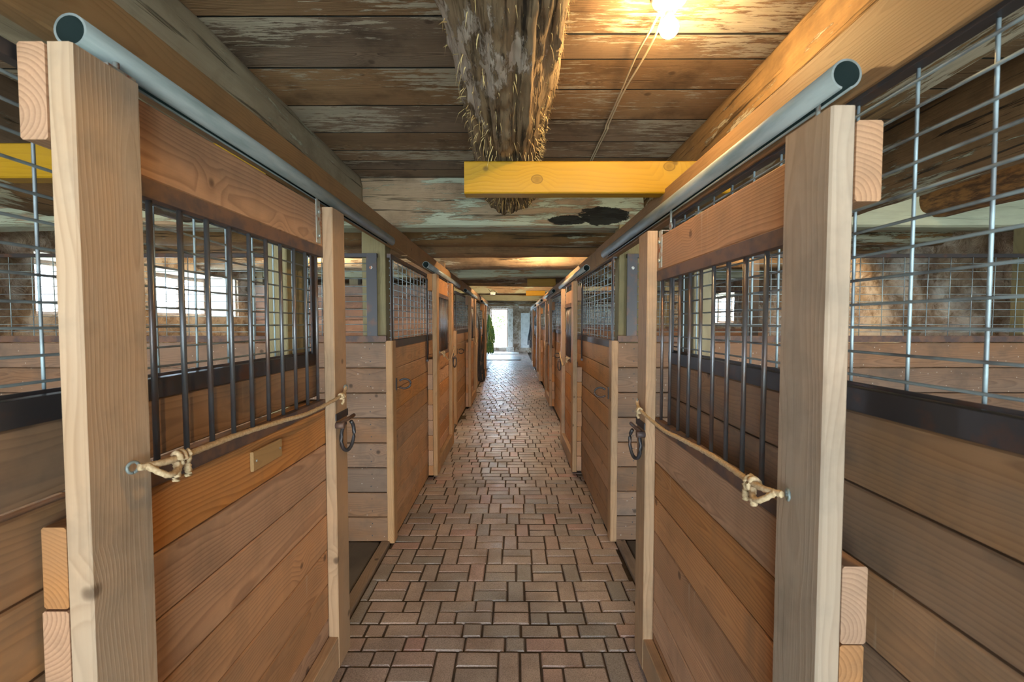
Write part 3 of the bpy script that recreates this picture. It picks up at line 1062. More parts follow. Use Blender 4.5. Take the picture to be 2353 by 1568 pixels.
# ------------------------------------------------------------------ horseshoe / latch parts
def horseshoe(name, c, up, out, parent, R=0.052, r=0.008, m='iron', ang=2.45, stretch=1.25):
    """U-shaped shoe: opening faces -up"""
    c, up, out = Vector(c), Vector(up).normalized(), Vector(out).normalized()
    pts = []
    for i in range(21):
        a = -ang + 2 * ang * i / 20
        pts.append(c + up * math.cos(a) * R * stretch + out * math.sin(a) * R)
    return tube_path(name, pts, r, m, parent, 6)


def stall_door(side, y0, y1, xf, zb, zt, lab, nbars=10, iron=(1.243, 1.283), head=(1.945, 2.115), detail=True, plate=False, seed=0):
    s = -1 if side == 'L' else 1
    rd = random.Random(seed)
    d = empty('stall_door', (xf, (y0 + y1) / 2, 0), lab, 'door', 'sliding stall doors')
    xs = xf + s * 0.046
    xp = xf + s * 0.096
    def X(a, b): return (min(a, b), max(a, b))
    sw = 0.148
    # stiles: slightly crooked
    for (a, b) in ((y0, y0 + sw), (y1 - sw * 0.95, y1)):
        board('stile', *X(xf, xs), a, b, zb, zt, 'z', 'stile' if a < 1 else 'stilewarm', d, ch=0.004)
    board('bottom_rail', *X(xf + s * 0.002, xs), y0 + sw, y1 - sw * 0.95, zb, zb + 0.145, 'yv', 'stilewarm', d)
    hb = board('header_board', *X(xs + s * 0.001, xp), y0 - 0.0, y1, head[0], head[1], 'yv', 'door', d, ch=0.004)
    # planks below the bars
    step = 0.1585
    z = iron[0] - 0.003
    n = 0
    while z > zb + 0.02:
        z0 = max(z - step + 0.004, zb)
        j = rd.uniform(-0.002, 0.002)
        board('plank', *X(xs + s * (0.001 + abs(j)), xp + j), y0 + rd.uniform(0, 0.006), y1 - rd.uniform(0, 0.005), z0, z, 'yv', 'door', d, ch=0.004)
        z -= step
        n += 1
    # iron channels and bars
    ib = X(xs - s * 0.004, xs + s * 0.024)
    board('iron_rail', *ib, y0 + sw - 0.01, y1 - sw * 0.95 + 0.01, iron[0], iron[1], 'yv', 'rust' , d, ch=0.001)
    board('iron_rail', *ib, y0 + sw - 0.01, y1 - sw * 0.95 + 0.01, head[0] - 0.045, head[0] - 0.002, 'yv', 'rust', d, ch=0.001)
    ya, yb_ = (y0 + 0.235, y1 - 0.178) if side == 'L' else (y0 + 0.213, y1 - 0.176)
    for i in range(nbars):
        yy = ya + (yb_ - ya) * i / (nbars - 1)
        xx = xs + s * 0.012
        rod('bar', (xx, yy, iron[1] - 0.01), (xx, yy + rd.uniform(-.003, .003), head[0] - 0.03), 0.0068, 'bar', d, 8)
    # hangers running in the tube
    tz = 2.166 if side == 'L' else 2.125
    tx = -0.828 if side == 'L' else 0.678
    for yy in (y0 + sw + 0.025, y1 - sw - 0.03):
        hx = xs - s * 0.003
        hg = board('hanger', *X(hx, hx + s * 0.004), yy - 0.019, yy + 0.019, head[0] + 0.01, head[1] + 0.02, 'z', 'hanger', d, ch=0.0008)
        zt0 = head[1] + 0.02
        board('hanger_tongue', *X(hx, tx), yy - 0.017, yy + 0.017, zt0 - 0.004, zt0, 'x', 'hanger', hg, ch=0.0008)
        rod('trolley_bolt', (tx, yy, zt0 - 0.004), (tx, yy, max(tz - 0.02, zt0 + 0.03)), 0.005, 'hanger', hg, 6)
        horseshoe('trolley_ring', (tx, yy, zt0 + 0.02), (0, 0, 1), (0, 1, 0), hg, R=0.013, r=0.004, m='hanger', ang=PI, stretch=1.0)
        for zz in (head[0] + 0.04, head[1] - 0.03):
            rod('bolt', (hx + s * 0.0, yy, zz), (hx - s * 0.008, yy, zz), 0.008, 'hanger', hg, 6)
    if detail:
        # hasp bolted on the far stile with a hanging horseshoe
        zz = 1.19 if side == 'L' else 1.14
        yy = y1 - 0.055
        xo = xf - s * 0.004
        lt = board('latch_plate', *X(xf - s * 0.005, xf), yy - 0.085, yy + 0.055, zz - 0.004, zz + 0.028, 'yv', 'iron', d, ch=0.001)
        lt['label'] = 'black iron hasp with a horseshoe hung on it'
        rod('slide_bolt', (xf - s * 0.018, yy - 0.075, zz - 0.016), (xf - s * 0.018, yy + 0.095, zz - 0.012), 0.0085, 'rust', lt, 8)
        rod('slide_bolt_head', (xf - s * 0.002, yy - 0.085, zz - 0.022), (xf - s * 0.04, yy - 0.085, zz - 0.022), 0.014, 'rust', lt, 8)
        horseshoe('horseshoe', (xf - s * 0.024, yy - 0.005, zz - 0.085), (0, -0.12, -1), (-s * 0.35, 1, 0), lt, R=0.043, r=0.0085, m='iron', ang=2.7, stretch=1.55)
    if plate:
        xx = xs
        pl = board('name_board', *X(xx - s * 0.010, xx + s * 0.001), 1.41, 1.585, 1.150, 1.212, 'yv', 'plate', d, ch=0.002)
        pl['label'] = 'small blank yellow wooden name board'
        for yy in (1.425, 1.57):
            rod('nail', (xx - s * 0.010, yy, 1.181), (xx - s * 0.013, yy, 1.181), 0.004, 'hanger', pl, 6)
    return d


DL = [(0.82, 2.115, -0.78), (4.66, 5.95, -0.785), (8.50, 9.78, -0.80), (12.3, 13.5, -0.80)]
DR = [(0.862, 2.16, 0.59), (4.78, 6.02, 0.625), (8.40, 9.6, 0.665), (12.0, 13.2, 0.675), (15.9, 17.0, 0.675)]
labL = ['nearest sliding stall door on the left, wooden with iron bars and rope', 'second left stall door, wooden with iron bars and a slack rope',
        'third left stall door down the aisle, before the black harness', 'fourth left stall door, beside the green hanging rope bundle']
labR = ['nearest sliding stall door on the right, wooden with iron bars and rope', 'second right stall door, orange-brown wood with thin dark bars',
        'third right stall door down the aisle, narrow in view', 'fourth right stall door far down the aisle', 'farthest right stall door near the bright doorway']
for i, (a, b, x) in enumerate(DL):
    stall_door('L', a, b, x, 0.07 if i == 0 else 0.03, 2.115, labL[i], nbars=10, plate=(i == 0), detail=i < 2, seed=i)
for i, (a, b, x) in enumerate(DR):
    stall_door('R', a, b, x, 0.03 if i < 2 else 0.06, 2.022 if i == 0 else 2.05, labR[i], nbars=10 if i == 0 else 9, iron=(1.150, 1.192), head=(1.846, 1.995), detail=i < 2, seed=10 + i)

# ------------------------------------------------------------------ ropes tied across the doors
def rope(name, pts, r, lab, knots=(), grp='ropes tied across the stall doors'):
    path = catmull(pts, 14 if r > 0.006 else 8)
    o = tube_path(name, path, r, 'rope', None, 9, twist=0.85)
    tag(o, lab, 'rope', grp)
    return o


def door_rope(side, y0, y1, xf, z, lab, near=False):
    s = -1 if side == 'L' else 1
    a = Vector((xf - s * 0.012, y0 + 0.085, z + 0.035))
    b = Vector((xf - s * 0.012, y1 - 0.045, z + 0.03))
    xo = xf - s * 0.03
    sag = 0.0 if near else 0.10
    pts = [a + Vector((-s * 0.012, 0.0, 0)), Vector((xo - s * 0.012, y0 + 0.16, z + 0.03)),
           Vector((xo, y0 + 0.40, z + 0.022 - sag * 0.5)), Vector((xo, (y0 + y1) / 2, z + 0.008 - sag)),
           Vector((xo, y1 - 0.45, z - 0.004 - sag * 0.7)), Vector((xo + s * 0.008, y1 - 0.13, z + 0.005)), b]
    r = rope('rope', pts, 0.0072 if near else 0.0075, lab)
    # screw eyes
    for p in (a, b):
        e = horseshoe('screw_eye', p, (0, 0, 1), (0, 1, 0.0) if not near else (0.3, 1, 0), r, R=0.011, r=0.0032, m='galv', ang=PI, stretch=1.0)
    # knot at the near end: doubled loop with frayed tail
    k0 = Vector((xo - s * 0.012, y0 + 0.175, z + 0.028))
    lp = catmull([a + Vector((-s * 0.02, 0.01, 0.0)), k0 + Vector((-s * 0.012, -0.05, -0.022)), k0 + Vector((-s * 0.004, -0.01, -0.016)), k0], 8)
    tube_path('rope_loop', lp, 0.0065, 'rope', r, 8, twist=0.85)
    kn = []
    for i in range(28):
        t = i / 27 * 2 * PI * 2.2
        kn.append(k0 + Vector((math.cos(t) * 0.012, (i / 27 - 0.5) * 0.030, math.sin(t) * 0.014)))
    tube_path('knot', kn, 0.0058, 'rope', r, 7, twist=0.8)
    for j in range(2):
        yy = 0.012 * (1 if j else -1)
        tube_path('rope_tail', catmull([k0 + Vector((0, yy, -0.006)), k0 + Vector((-s * 0.004, yy * 1.3, -0.024)), k0 + Vector((-s * 0.002, yy * 1.6, -0.046))], 6), 0.0075, 'rope', r, 8, twist=0.7)
    if near:
        k1 = Vector((xo + s * 0.0, y1 - 0.145, z + 0.006))
        kn = []
        for i in range(24):
            t = i / 23 * 2 * PI * 2
            kn.append(k1 + Vector((math.cos(t) * 0.010, (i / 23 - 0.5) * 0.026, math.sin(t) * 0.011)))
        tube_path('knot', kn, 0.005, 'rope', r, 7, twist=0.8)
        tube_path('rope_tail', catmull([k1, k1 + Vector((-s * 0.006, 0.01, -0.02)), k1 + Vector((-s * 0.003, -0.004, -0.034))], 5), 0.006, 'rope', r, 7, twist=0.7)
    return r


door_rope('L', 0.82, 2.115, -0.78, 1.292, 'beige twisted rope tied taut across the nearest left door', True)
door_rope('R', 0.862, 2.16, 0.59, 1.222, 'beige twisted rope tied taut across the nearest right door', True)
door_rope('L', 4.66, 5.95, -0.785, 1.27, 'slack looping rope across the second left door')
door_rope('R', 4.78, 6.02, 0.625, 1.20, 'slack looping rope across the second right door')
door_rope('L', 8.50, 9.78, -0.80, 1.27, 'slack rope across the third left door, near the harness')
door_rope('R', 8.40, 9.6, 0.665, 1.20, 'slack rope across the third right door, small in view')

# ------------------------------------------------------------------ fixed stall fronts (planks + wire mesh)
def wires_front(parent, x, y0, y1, z0, z1, sx, dy=0.142, dz=0.0505, phase=0.0, r=0.0030):
    z = z0 + 0.025
    rw = random.Random(int(y0 * 100))
    while z < z1:
        rod('wire', (x, y0, z + rw.uniform(-.002, .002)), (x, y1, z + rw.uniform(-.002, .002)), r, 'wire', parent, 6)
        z += dz
    y = y0 + phase
    while y < y1:
        if y > y0 + 0.01:
            tube_path('wire', catmull([(x + sx * 0.006, y, z0), (x + sx * 0.006, y + rw.uniform(-.006, .006), (z0 + z1) / 2), (x + sx * 0.006, y + rw.uniform(-.003, .003), z1)], 3),
                      r, 'wire', parent, 6)
        y += dy


def stall_front(side, y0, y1, x, lab, phase=0.0, endpost=True, corner=True, hs=True, seed=0):
    s = -1 if side == 'L' else 1
    d = empty('stall_enclosure', (x, (y0 + y1) / 2, 0), lab, 'wall panel', 'fixed stall fronts along the aisle')
    def X(a, b): return (min(a, b), max(a, b))
    rd = random.Random(seed)
    z, i = 0.0, 0
    st = 0.1585
    z = 1.430
    while z > 0.03:
        z0 = max(z - st + (0.015 if (y0 < 0 and z > 1.40 and side == 'L') else 0.005), 0.0)
        j = rd.uniform(0, 0.003)
        board('plank', *X(x + s * j, x + s * 0.040), y0 + 0.10 if corner else y0, y1, z0, z, 'yv', 'front' if corner else 'frontdark', d, ch=0.004)
        z -= st
    # iron angle rails
    board('iron_rail', *X(x - s * 0.004, x + s * 0.030), y0 + 0.02, y1, 1.432, 1.482, 'yv', 'iron', d, ch=0.001)
    ztop = 2.085
    board('iron_rail', *X(x - s * 0.002, x + s * 0.026), y0 + 0.02, y1, ztop, ztop + 0.028, 'yv', 'iron', d, ch=0.001)
    board('iron_upright', *X(x - s * 0.003, x + s * 0.006), y0 + 0.02, y0 + 0.065, 1.482, ztop, 'z', 'iron', d, ch=0.001)
    board('iron_upright', *X(x - s * 0.003, x + s * 0.006), y1 - 0.045, y1, 1.482, ztop, 'z', 'iron', d, ch=0.001)
    wp = board('mesh_strip', *X(x + s * 0.008, x + s * 0.012), y0 + 0.03, y1 - 0.01, 1.484, 1.492, 'yv', 'iron', d, ch=0.0005)
    wires_front(d, x + s * 0.012, y0 + 0.03, y1 - 0.01, 1.482, ztop, s, phase=phase, r=0.0032)
    if corner:
        board('corner_board', *X(x - s * -0.04, x - s * 0.012), y0, y0 + 0.10, 0.0, 1.487, 'z', 'stilewarm', d, ch=0.006)
    if endpost:
        board('end_post', *X(x + s * 0.045, x + s * 0.135), y1 - 0.17, y1 + 0.0, 0.0, 2.155 if side == 'L' else 2.09, 'z', 'treated', d, ch=0.004)
    if hs:
        xx = x - s * 0.012
        zz = 1.16 if side == 'L' else 1.09
        p = board('shoe_hook', *X(xx - s * 0.006, xx), y0 + 0.085, y0 + 0.105, zz - 0.045, zz + 0.045, 'z', 'iron', d, ch=0.001)
        horseshoe('horseshoe', (xx - s * 0.055, y0 + 0.13, zz), (-s, 0.35, 0), (0, 0, 1), p, R=0.036, r=0.008, m='iron', ang=2.5, stretch=1.25)
    return d


FL = [(-0.62, 2.04, CX_L), (3.27, 5.95, CX_L), (7.12, 10.4, -0.905), (11.15, 13.9, -0.905)]
FR = [(-0.62, 2.12, CX_R), (3.30, 5.95, CX_R), (7.12, 9.85, 0.768), (11.1, 13.9, 0.775), (15.1, 17.6, 0.775)]
for i, (a, b, x) in enumerate(FL):
    stall_front('L', a, b, x, ['plank and wire stall front behind the nearest left door', 'left stall front just past the first opening, with horseshoe on its corner',
                               'left stall front past the second opening, pale plank ends at its corner', 'far left stall front where harness and green rope hang'][i],
                phase=[0.18, 0.13, 0.12, 0.12][i], corner=i > 0, hs=i in (1, 2), seed=i + 50)
for i, (a, b, x) in enumerate(FR):
    stall_front('R', a, b, x, ['plank and wire stall front behind the nearest right door', 'right stall front just past the first opening, with horseshoe on its corner',
                               'right stall front past the second opening', 'fourth right stall front, seen edge-on far down the aisle', 'last right stall front by the bright end'][i],
                phase=[0.17, 0.13, 0.12, 0.12, 0.12][i], corner=i > 0, hs=i in (1, 2), seed=i + 60)


# ------------------------------------------------------------------ partitions between stalls
def partition(side, yp, x0, lab, seed=0, post_h=2.33, solid=False):
    s = -1 if side == 'L' else 1
    xo = WXL + 0.06 if side == 'L' else WXR - 0.06
    d = empty('stall_partition', ((x0 + xo) / 2, yp, 0), lab, 'partition', 'partitions between stalls')
    rd = random.Random(seed)
    def X(a, b): return (min(a, b), max(a, b))
    h = 0.183
    for i in range(12 if solid else 8):
        j = rd.uniform(0, 0.003)
        e = rd.uniform(-0.003, 0.004)
        board('plank', *X(x0 + e, xo), yp + j, yp + 0.042, 0.012 + i * h, 0.012 + (i + 1) * h - 0.005, 'xv', 'partition', d, ch=0.005)
    if yp < 4:
        for i in range(8):
            for zz in (0.045, 0.135):
                nx = x0 + s * (0.115 + 0.008 * rd.random())
                rod('nail', (nx, yp - 0.0005, 0.012 + i * h + zz), (nx, yp + 0.01, 0.012 + i * h + zz), 0.0045, 'iron', d, 6)
    if not solid:
        board('iron_rail', *X(x0, xo), yp - 0.006, yp + 0.036, 1.478, 1.522, 'xv', 'rust', d, ch=0.001)
        board('iron_rail', *X(x0 + s * 0.06, xo), yp - 0.004, yp + 0.026, 2.085, 2.112, 'xv', 'iron', d, ch=0.001)
        up = board('iron_upright', *X(x0 + s * 0.06, x0 + s * 0.135), yp - 0.008, yp - 0.002, 1.522, 2.112, 'zx', 'iron', d, ch=0.001)
        rod('bolt', (x0 + s * 0.10, yp - 0.016, 2.01), (x0 + s * 0.10, yp - 0.008, 2.01), 0.012, 'hanger', up, 6)
        z = 1.55
        while z < 2.08:
            rod('wire', (x0 + s * 0.11, yp + 0.004, z), (xo, yp + 0.004, z + rd.uniform(-.003, .003)), 0.0030, 'wire', d, 6)
            z += 0.0545
        x = x0 + s * 0.30
        while abs(x) < abs(xo):
            rod('wire', (x, yp - 0.001, 1.52), (x + rd.uniform(-.006, .006), yp - 0.001, 2.09), 0.0030, 'wire', d, 6)
            x += s * 0.160
    board('post', *X(x0 + s * 0.015, x0 + s * 0.185), yp + 0.05, yp + 0.19, 0.0, post_h, 'z', 'treated', d, ch=0.004)
    board('post', *X(xo - s * 0.1, xo - s * 0.2), yp + 0.05, yp + 0.15, 0.0, 2.5, 'z', 'treated', d, ch=0.004)
    return d


PYL = [3.27, 7.12, 11.15, 15.1]
for i, yp in enumerate(PYL):
    partition('L', yp, -0.916 if i == 0 else -0.94, ['nearest left partition, brown planks facing the camera under wire mesh', 'second left partition of solid planks to head height, seen through the first mesh',
                                                     'third left partition far back', 'fourth left partition at the end of the stalls'][i], seed=70 + i, solid=(i == 1))
for i, yp in enumerate([3.30, 7.12, 11.1, 15.1]):
    partition('R', yp, 0.757 if i == 0 else 0.80, ['nearest right partition, grey-brown planks with white specks under mesh', 'second right partition, seen through the first mesh',
                                                   'third right partition far back', 'fourth right partition near the far door'][i], seed=80 + i)

# extra uprights standing in the stalls behind the meshes
for (x, y, lab) in ((-2.55, 7.35, 'green-grey upright post standing in the left stalls'), (2.35, 7.35, 'grey upright post standing in the right stalls'),
                    (-2.9, 11.4, 'dark upright post far back in the left stalls'), (2.9, 5.6, 'dark upright post behind the right mesh near the stone wall')):
    o = board('stall_post', x - 0.07, x + 0.07, y - 0.07, y + 0.07, 0, 2.42, 'z', 'treated' if 'dark' not in lab else 'darkboard', None, ch=0.004)
    tag(o, lab, 'post', 'posts standing inside the stalls')

# threshold boards at the openings
op = [(2.04, 3.27, 'L', 'first left stall opening'), (5.95, 7.12, 'L', 'second left stall opening'), (10.4, 11.15, 'L', 'third left stall opening'),
      (2.12, 3.30, 'R', 'first right stall opening'), (5.95, 7.12, 'R', 'second right stall opening'), (9.85, 11.1, 'R', 'third right stall opening')]
for a, b, side, lab in op:
    s = -1 if side == 'L' else 1
    x = -0.905 if side == 'L' else 0.758
    t = empty('threshold', (x, (a + b) / 2, 0), 'worn timber threshold across the ' + lab, 'threshold', 'timber thresholds at the stall openings')
    def X(p, q): return (min(p, q), max(p, q))
    board('curb_board', *X(x, x + s * 0.065), a, b - 0.005, -0.04, 0.018, 'y', 'curb', t, ch=0.006)
    board('inner_board', *X(x + s * 0.075, x + s * 0.30), a, b - 0.008, -0.04, 0.010, 'y', 'darkboard', t, ch=0.006)

# wood shavings on the stall floors just inside the openings
bm = bmesh.new()
rs_ = random.Random(5)
for i in range(2600):
    side = rs_.random() < 0.5
    x = -1.22 - abs(rs_.gauss(0, 0.35)) if side else 1.08 + abs(rs_.gauss(0, 0.35))
    yy = rs_.uniform(0.6, 3.2)
    z = -0.035 + rs_.uniform(0, 0.02)
    a = rs_.uniform(0, PI)
    l, w = rs_.uniform(0.005, 0.014), rs_.uniform(0.002, 0.005)
    dx, dy = math.cos(a), math.sin(a)
    tz = rs_.uniform(-0.006, 0.006)
    v = [bm.verts.new((x + dx * l * p - dy * w * q, yy + dy * l * p + dx * w * q, z + tz * p)) for p, q in ((-1, -1), (1, -1), (1, 1), (-1, 1))]
    bm.faces.new(v)
me = bpy.data.meshes.new('wood_shavings')
bm.to_mesh(me); bm.free()
me.materials.append(M['straw'])
o = link('wood_shavings', me, None, (0, 0, 0))
tag(o, 'pale wood shavings strewn on the dark floor inside the near stalls', 'bedding', kind='stuff')

# drop bolts: long vertical rods beside the second doors
for (x, y, lab) in ((-0.868, 4.58, 'long vertical iron rod beside the second left door'), (0.705, 4.70, 'long vertical iron rod beside the second right door')):
    d = empty('drop_rod', (x, y, 1.2), lab, 'rod', 'iron rods hung beside the second doors')
    rod('rod', (x, y, 1.24), (x, y, 2.02), 0.007, 'iron', d, 8)
    horseshoe('hook', (x, y, 2.035), (0, 0, 1), (0, 1, 0), d, R=0.02, r=0.005, m='iron', ang=2.4, stretch=1)
    rod('foot', (x, y - 0.02, 1.235), (x, y + 0.02, 1.235), 0.012, 'iron', d, 8)

# ------------------------------------------------------------------ lamps
def lathe(name, prof, m, parent, loc, seg=24):
    vs, fs = [], []
    for r, z in prof:
        for k in range(seg):
            vs.append((r * math.cos(2 * PI * k / seg), r * math.sin(2 * PI * k / seg), z))
    for i in range(len(prof) - 1):
        for k in range(seg):
            k2 = (k + 1) % seg
            fs.append((i * seg + k, i * seg + k2, (i + 1) * seg + k2, (i + 1) * seg + k))
    fs.append(tuple(range(seg)))
    fs.append(tuple((len(prof) - 1) * seg + k for k in range(seg - 1, -1, -1)))
    me = bpy.data.meshes.new(name)
    me.from_pydata(vs, [], fs)
    me.materials.append(M[m])
    for p in me.polygons:
        p.use_smooth = len(p.vertices) == 4
    me.update()
    bm = bmesh.new(); bm.from_mesh(me); bmesh.ops.recalc_face_normals(bm, faces=bm.faces); bm.to_mesh(me); bm.free()
    return link(name, me, parent, loc)


def lamp(x, y, z, lab):
    d = empty('ceiling_lamp', (x, y, z), lab, 'lamp', 'bare bulbs on porcelain holders')
    lathe('lamp_holder', [(0.055, 0.0), (0.058, -0.006), (0.052, -0.018), (0.030, -0.026), (0.022, -0.034), (0.021, -0.048), (0.018, -0.050)], 'porcelain', d, (x, y, z))
    lathe('bulb_neck', [(0.0135, -0.048), (0.0155, -0.066), (0.019, -0.080)], 'porcelain', d, (x, y, z))
    pr = [(0.019, -0.080)]
    for i in range(1, 11):
        a = PI * (0.18 + 0.82 * i / 10)
        pr.append((max(0.030 * math.sin(a), 0.001), -0.100 + 0.030 * math.cos(a)))
    lathe('bulb', pr, 'bulb' if y < 2 and x < 1 and x > 0 else 'bulbstrong', d, (x, y, z), 20)
    return d


lamp(0.507, 1.525, ZC - 0.002, 'bare glowing bulb on a white porcelain holder near the camera')
lamp(0.35, 5.62, ZC - 0.002, 'bulb hidden behind the nearest dark crosswise logs')
lamp(0.0, 9.9, ZC - 0.002, 'bulb hidden behind the second hewn beam')
for lx, ly, ll in ((-2.75, 0.9, 'bulb over the left near stall, outside the view'), (2.75, 0.7, 'added fill bulb over the right near stall, outside the view'),
                   (-2.6, 5.6, 'bulb high in the second left stall behind the beam'), (2.6, 5.4, 'added fill bulb high in the second right stall behind the beam'),
                   (-2.6, 9.6, 'added fill bulb high in the third left stall'), (2.6, 9.6, 'added fill bulb high in the third right stall')):
    lamp(lx, ly, ZC - 0.002, ll)  # right-hand and third left stall bulbs are added to raise the ambient light
lamp(0.0, 13.4, ZC - 0.002, 'bulb hidden behind the third hewn beam')

# cables from the near lamp
for j, off in enumerate((0.0, 0.012)):
    pts = [(0.485 + off, 1.55, ZC - 0.03), (0.472 + off * 2.0, 1.60, ZC - 0.055), (0.470 + off * 2.8, 1.78, ZC - 0.040), (0.482 + off, 2.1, ZC - 0.026), (0.492 + off, 2.45, ZC - 0.012), (0.497 + off, 2.52, ZC - 0.016), (0.498 + off, 2.75, ZC - 0.010), (0.50 + off, 3.30, ZC - 0.010)]
    o = tube_path('lamp_cable', catmull(pts, 6), 0.0042, 'cable', None, 6)
    tag(o, ['pale cable from the near bulb holder along the ceiling, left strand', 'pale cable from the near bulb holder along the ceiling, right strand'][j], 'cable', 'cables of the near lamp')

# junction box far down the aisle
d = empty('junction_box', (-0.49, 11.08, 2.40), 'small pale socket box with cord on the third hewn beam', 'socket')
board('box', -0.56, -0.44, 11.06, 11.10, 2.29, 2.35, 'xv', 'porcelain', d, ch=0.004)
tube_path('cord', catmull([(-0.60, 11.06, 2.42), (-0.56, 11.05, 2.37), (-0.50, 11.05, 2.40), (-0.44, 11.05, 2.36), (-0.40, 11.05, 2.33), (-0.44, 11.05, 2.31)], 5), 0.006, 'harness', d, 6)

# ------------------------------------------------------------------ things hanging by the far left stalls
def strap_bundle(name, x, y, ztop, zbot, n, m, lab, spread=0.05, r=0.008, seed=1, cat='harness'):
    d = empty(name, (x, y, zbot), lab, cat)
    rd = random.Random(seed)
    for i in range(n):
        zz = zbot + rd.uniform(0, 0.5 * (ztop - zbot)) * (i % 2)
        a, b = rd.uniform(-spread, spread), rd.uniform(-spread, spread)
        pts = [(x, y, ztop), (x + a * 0.6 + 0.02, y + b * 0.6, ztop - (ztop - zz) * 0.33), (x + a, y + b, ztop - (ztop - zz) * 0.66),
               (x + a * 1.3, y + b * 1.3, zz), (x + a * 1.3 + 0.03, y + b * 1.2, zz - 0.03), (x + a * 1.1 + 0.02, y + b, zz + 0.25)]
        pts = [(min(max(p[0], -0.86), 5) if x < 0 else p[0], p[1], p[2]) for p in pts]
        tube_path('strap', catmull(pts, 5), r, m, d, 6, flat=0.45)
    rod('hook', (-0.915 if x < 0 else 0.772, y, ztop), (x + 0.01, y, ztop + 0.01), 0.006, 'iron', d, 6)
    return d


strap_bundle('harness', -0.80, 10.25, 1.80, 0.35, 8, 'harness', 'black leather harness hanging on the left wall past the third door', 0.06, 0.011, 3)
strap_bundle('rope_bundle', -0.74, 13.65, 1.85, 0.75, 26, 'green', 'big tangled bundle of green netting and ropes hanging at far left', 0.14, 0.016, 4, 'rope')
strap_bundle('harness', -0.78, 11.9, 1.7, 0.15, 5, 'harness', 'dark straps hanging beside the green bundle', 0.05, 0.010, 9)
strap_bundle('halter', 0.63, 17.3, 1.55, 0.7, 6, 'denim', 'dark halter and cloth hanging at the far right row end', 0.07, 0.014, 6, 'halter')

# ------------------------------------------------------------------ far end: doorway, white door, step, mats
dd = empty('door_1', (-0.79, 25.3, 0), kind='structure')
board('door_frame', -1.27, -1.21, 25.38, 25.46, 0.24, 2.36, 'z', 'curb', dd)
board('door_frame', -0.37, -0.31, 25.38, 25.46, 0.24, 2.36, 'z', 'curb', dd)
board('door_frame', -1.27, -0.31, 25.38, 25.46, 2.30, 2.36, 'xv', 'curb', dd)
board('sill_stone', -1.27, -0.31, 24.96, 25.55, 0.0, 0.245, 'x', 'stone', dd, ch=0.02)
board('whitewashed_reveal', -0.31, -0.03, 24.86, 24.92, 0.15, 2.36, 'z', 'whitestone', dd, ch=0.01)

wd_ = empty('door_2', (0.62, 24.7, 0.2), kind='structure')
x0, x1, z0, z1 = 0.40, 0.88, 0.24, 2.12
for a, b, c, e, nm in ((x0, x0 + 0.09, z0, z1, 'door_stile'), (x1 - 0.09, x1, z0, z1, 'door_stile')):
    board(nm, a, b, 24.66, 24.70, c, e, 'z', 'white_paint', wd_)
board('door_rail', x0 + 0.09, x1 - 0.09, 24.66, 24.70, z1 - 0.13, z1, 'xv', 'white_paint', wd_)
board('door_rail', x0 + 0.09, x1 - 0.09, 24.66, 24.70, z0 + 0.86, z0 + 1.0, 'xv', 'white_paint', wd_)
board('door_rail', x0 + 0.09, x1 - 0.09, 24.66, 24.70, z0, z0 + 0.2, 'xv', 'white_paint', wd_)
board('door_panel', x0 + 0.09, x1 - 0.09, 24.675, 24.69, z0 + 0.2, z0 + 0.86, 'xv', 'white_paint', wd_)
board('pane', x0 + 0.09, x1 - 0.09, 24.675, 24.69, z0 + 1.0, z1 - 0.13, 'xv', 'white_paint', wd_)

o = board('stone_step', -1.15, 0.28, 22.9, 24.35, -0.03, 0.045, 'x', 'stepslab', None, ch=0.01)
tag(o, 'pale slab lying in front of the far open doorway', 'step')
o = board('floor_mat', -1.35, 0.30, 19.4, 21.2, 0.002, 0.028, 'x', 'mat', None, ch=0.006)
tag(o, 'blue-grey rubber mat on the pavers near the far doorway', 'mat')
o = link('boulder', log_mesh(0.42, 0.14, 0.17, 'whitestone', power=2.2, seg=14, step=0.06, amp=0.06, seed=77), None, (-0.18, 24.62, 0.10))
tag(o, 'whitewashed boulder at the foot of the far doorway', 'stone')
# paving widens beyond the left row of stalls
board('wide_sand', -2.2, -0.905, 16.0, 25.0, -0.04, -0.009, 'y', 'sand', floor_o)
vs_all, fs_all, tints = [], [], []
yy = 16.0; k = 0
while yy < 24.9:
    x = -2.2 + (k % 2) * 0.1
    while x < -0.95:
        vs, fs = paver_geo(U - G, U / 2 - G)
        o_ = len(vs_all)
        vs_all += [(v[0] + x, v[1] + yy, v[2] + undul(x, yy)) for v in vs]
        fs_all += [tuple(i + o_ for i in f) for f in fs]
        tints += [random.random()] * len(fs)
        x += U
    yy += U / 2; k += 1
me = bpy.data.meshes.new('wide_paving')
me.from_pydata(vs_all, [], fs_all)
a = me.attributes.new('tint', 'FLOAT', 'FACE')
a.data.foreach_set('value', tints)
me.materials.append(M['paver'])
o = link('wide_brick_paving', me, floor_o, (0, 0, 0))
o['kind'] = 'stuff'

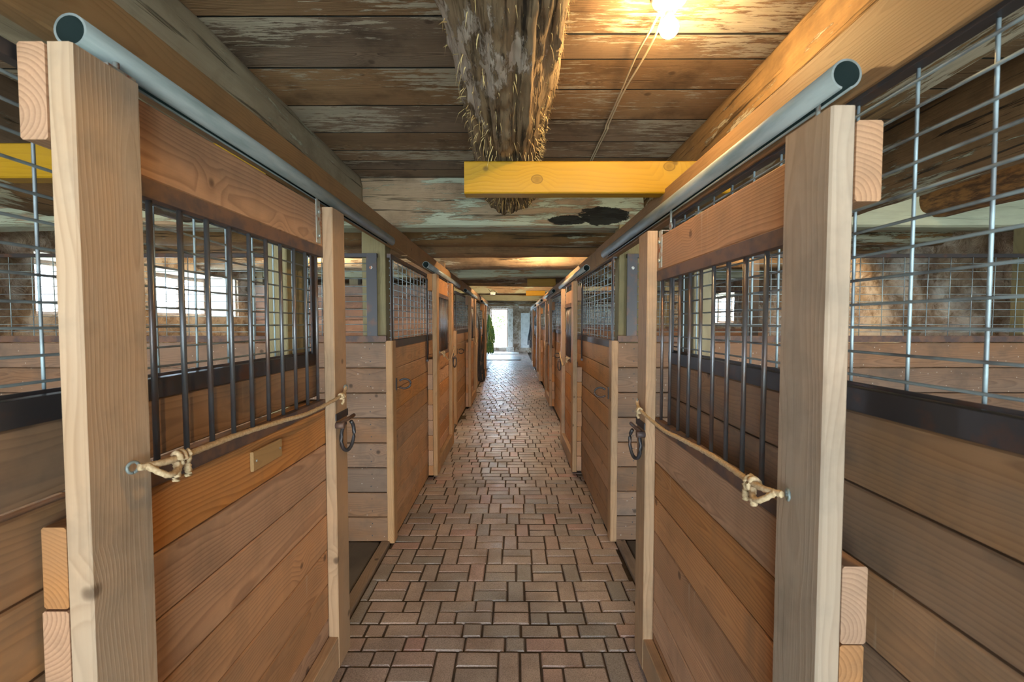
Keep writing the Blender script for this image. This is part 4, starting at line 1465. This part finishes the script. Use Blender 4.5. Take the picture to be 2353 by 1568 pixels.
# ------------------------------------------------------------------ outside
me = bpy.data.meshes.new('yard')
me.from_pydata([(-60, 26.0, 0.2), (60, 26.0, 0.2), (60, 120, 1.5), (-60, 120, 1.5)], [], [(0, 1, 2, 3)])
me.materials.append(M['gravel'])
o = link('yard', me, None, (0, 0, 0))
tag(o, kind='structure')
for nm, xa, xb in (('yard_left', -60, -4.95), ('yard_right', 4.9, 60)):
    me = bpy.data.meshes.new(nm)
    me.from_pydata([(xa, -30, 0.3), (xb, -30, 0.3), (xb, 26.0, 0.3), (xa, 26.0, 0.3)], [], [(0, 1, 2, 3)])
    me.materials.append(M['grass'])
    o = link('grass_' + nm, me, None, (0, 0, 0))
    tag(o, kind='structure')


def bush(x, y, z, r, lab):
    bm = bmesh.new()
    rd = random.Random(int(x * 10))
    for i in range(900):
        v = Vector((rd.gauss(0, 1), rd.gauss(0, 1), rd.gauss(0, 0.7))).normalized() * r * rd.uniform(0.6, 1.0)
        s_ = rd.uniform(0.04, 0.10) * r
        n1 = Vector((rd.uniform(-1, 1), rd.uniform(-1, 1), rd.uniform(-1, 1))).normalized()
        n2 = n1.cross(Vector((0.3, 0.5, 1))).normalized()
        q = [bm.verts.new(v + n1 * s_), bm.verts.new(v + n2 * s_ * 0.5), bm.verts.new(v - n1 * s_), bm.verts.new(v - n2 * s_ * 0.5)]
        bm.faces.new(q)
    me = bpy.data.meshes.new('shrub')
    bm.to_mesh(me); bm.free()
    me.materials.append(M['leaf'])
    o = link('shrub', me, None, (x, y, z + r * 0.7))
    tag(o, lab, 'shrub')


bush(-2.2, 42.0, 0.5, 1.5, 'round green shrub outside, beyond the far doorway')
bush(-0.75, 26.6, 0.2, 0.22, 'tuft of green weeds just outside the far doorway')
sh = empty('red_shed', (-16, 20, 0.3), 'red shed with grey roof seen through the left window', 'shed')
board('wall', -18, -15, 19.5, 26, 0.3, 1.75, 'y', 'red', sh)
board('roof', -18.3, -14.7, 19.3, 26.2, 1.75, 2.0, 'y', 'roof', sh)
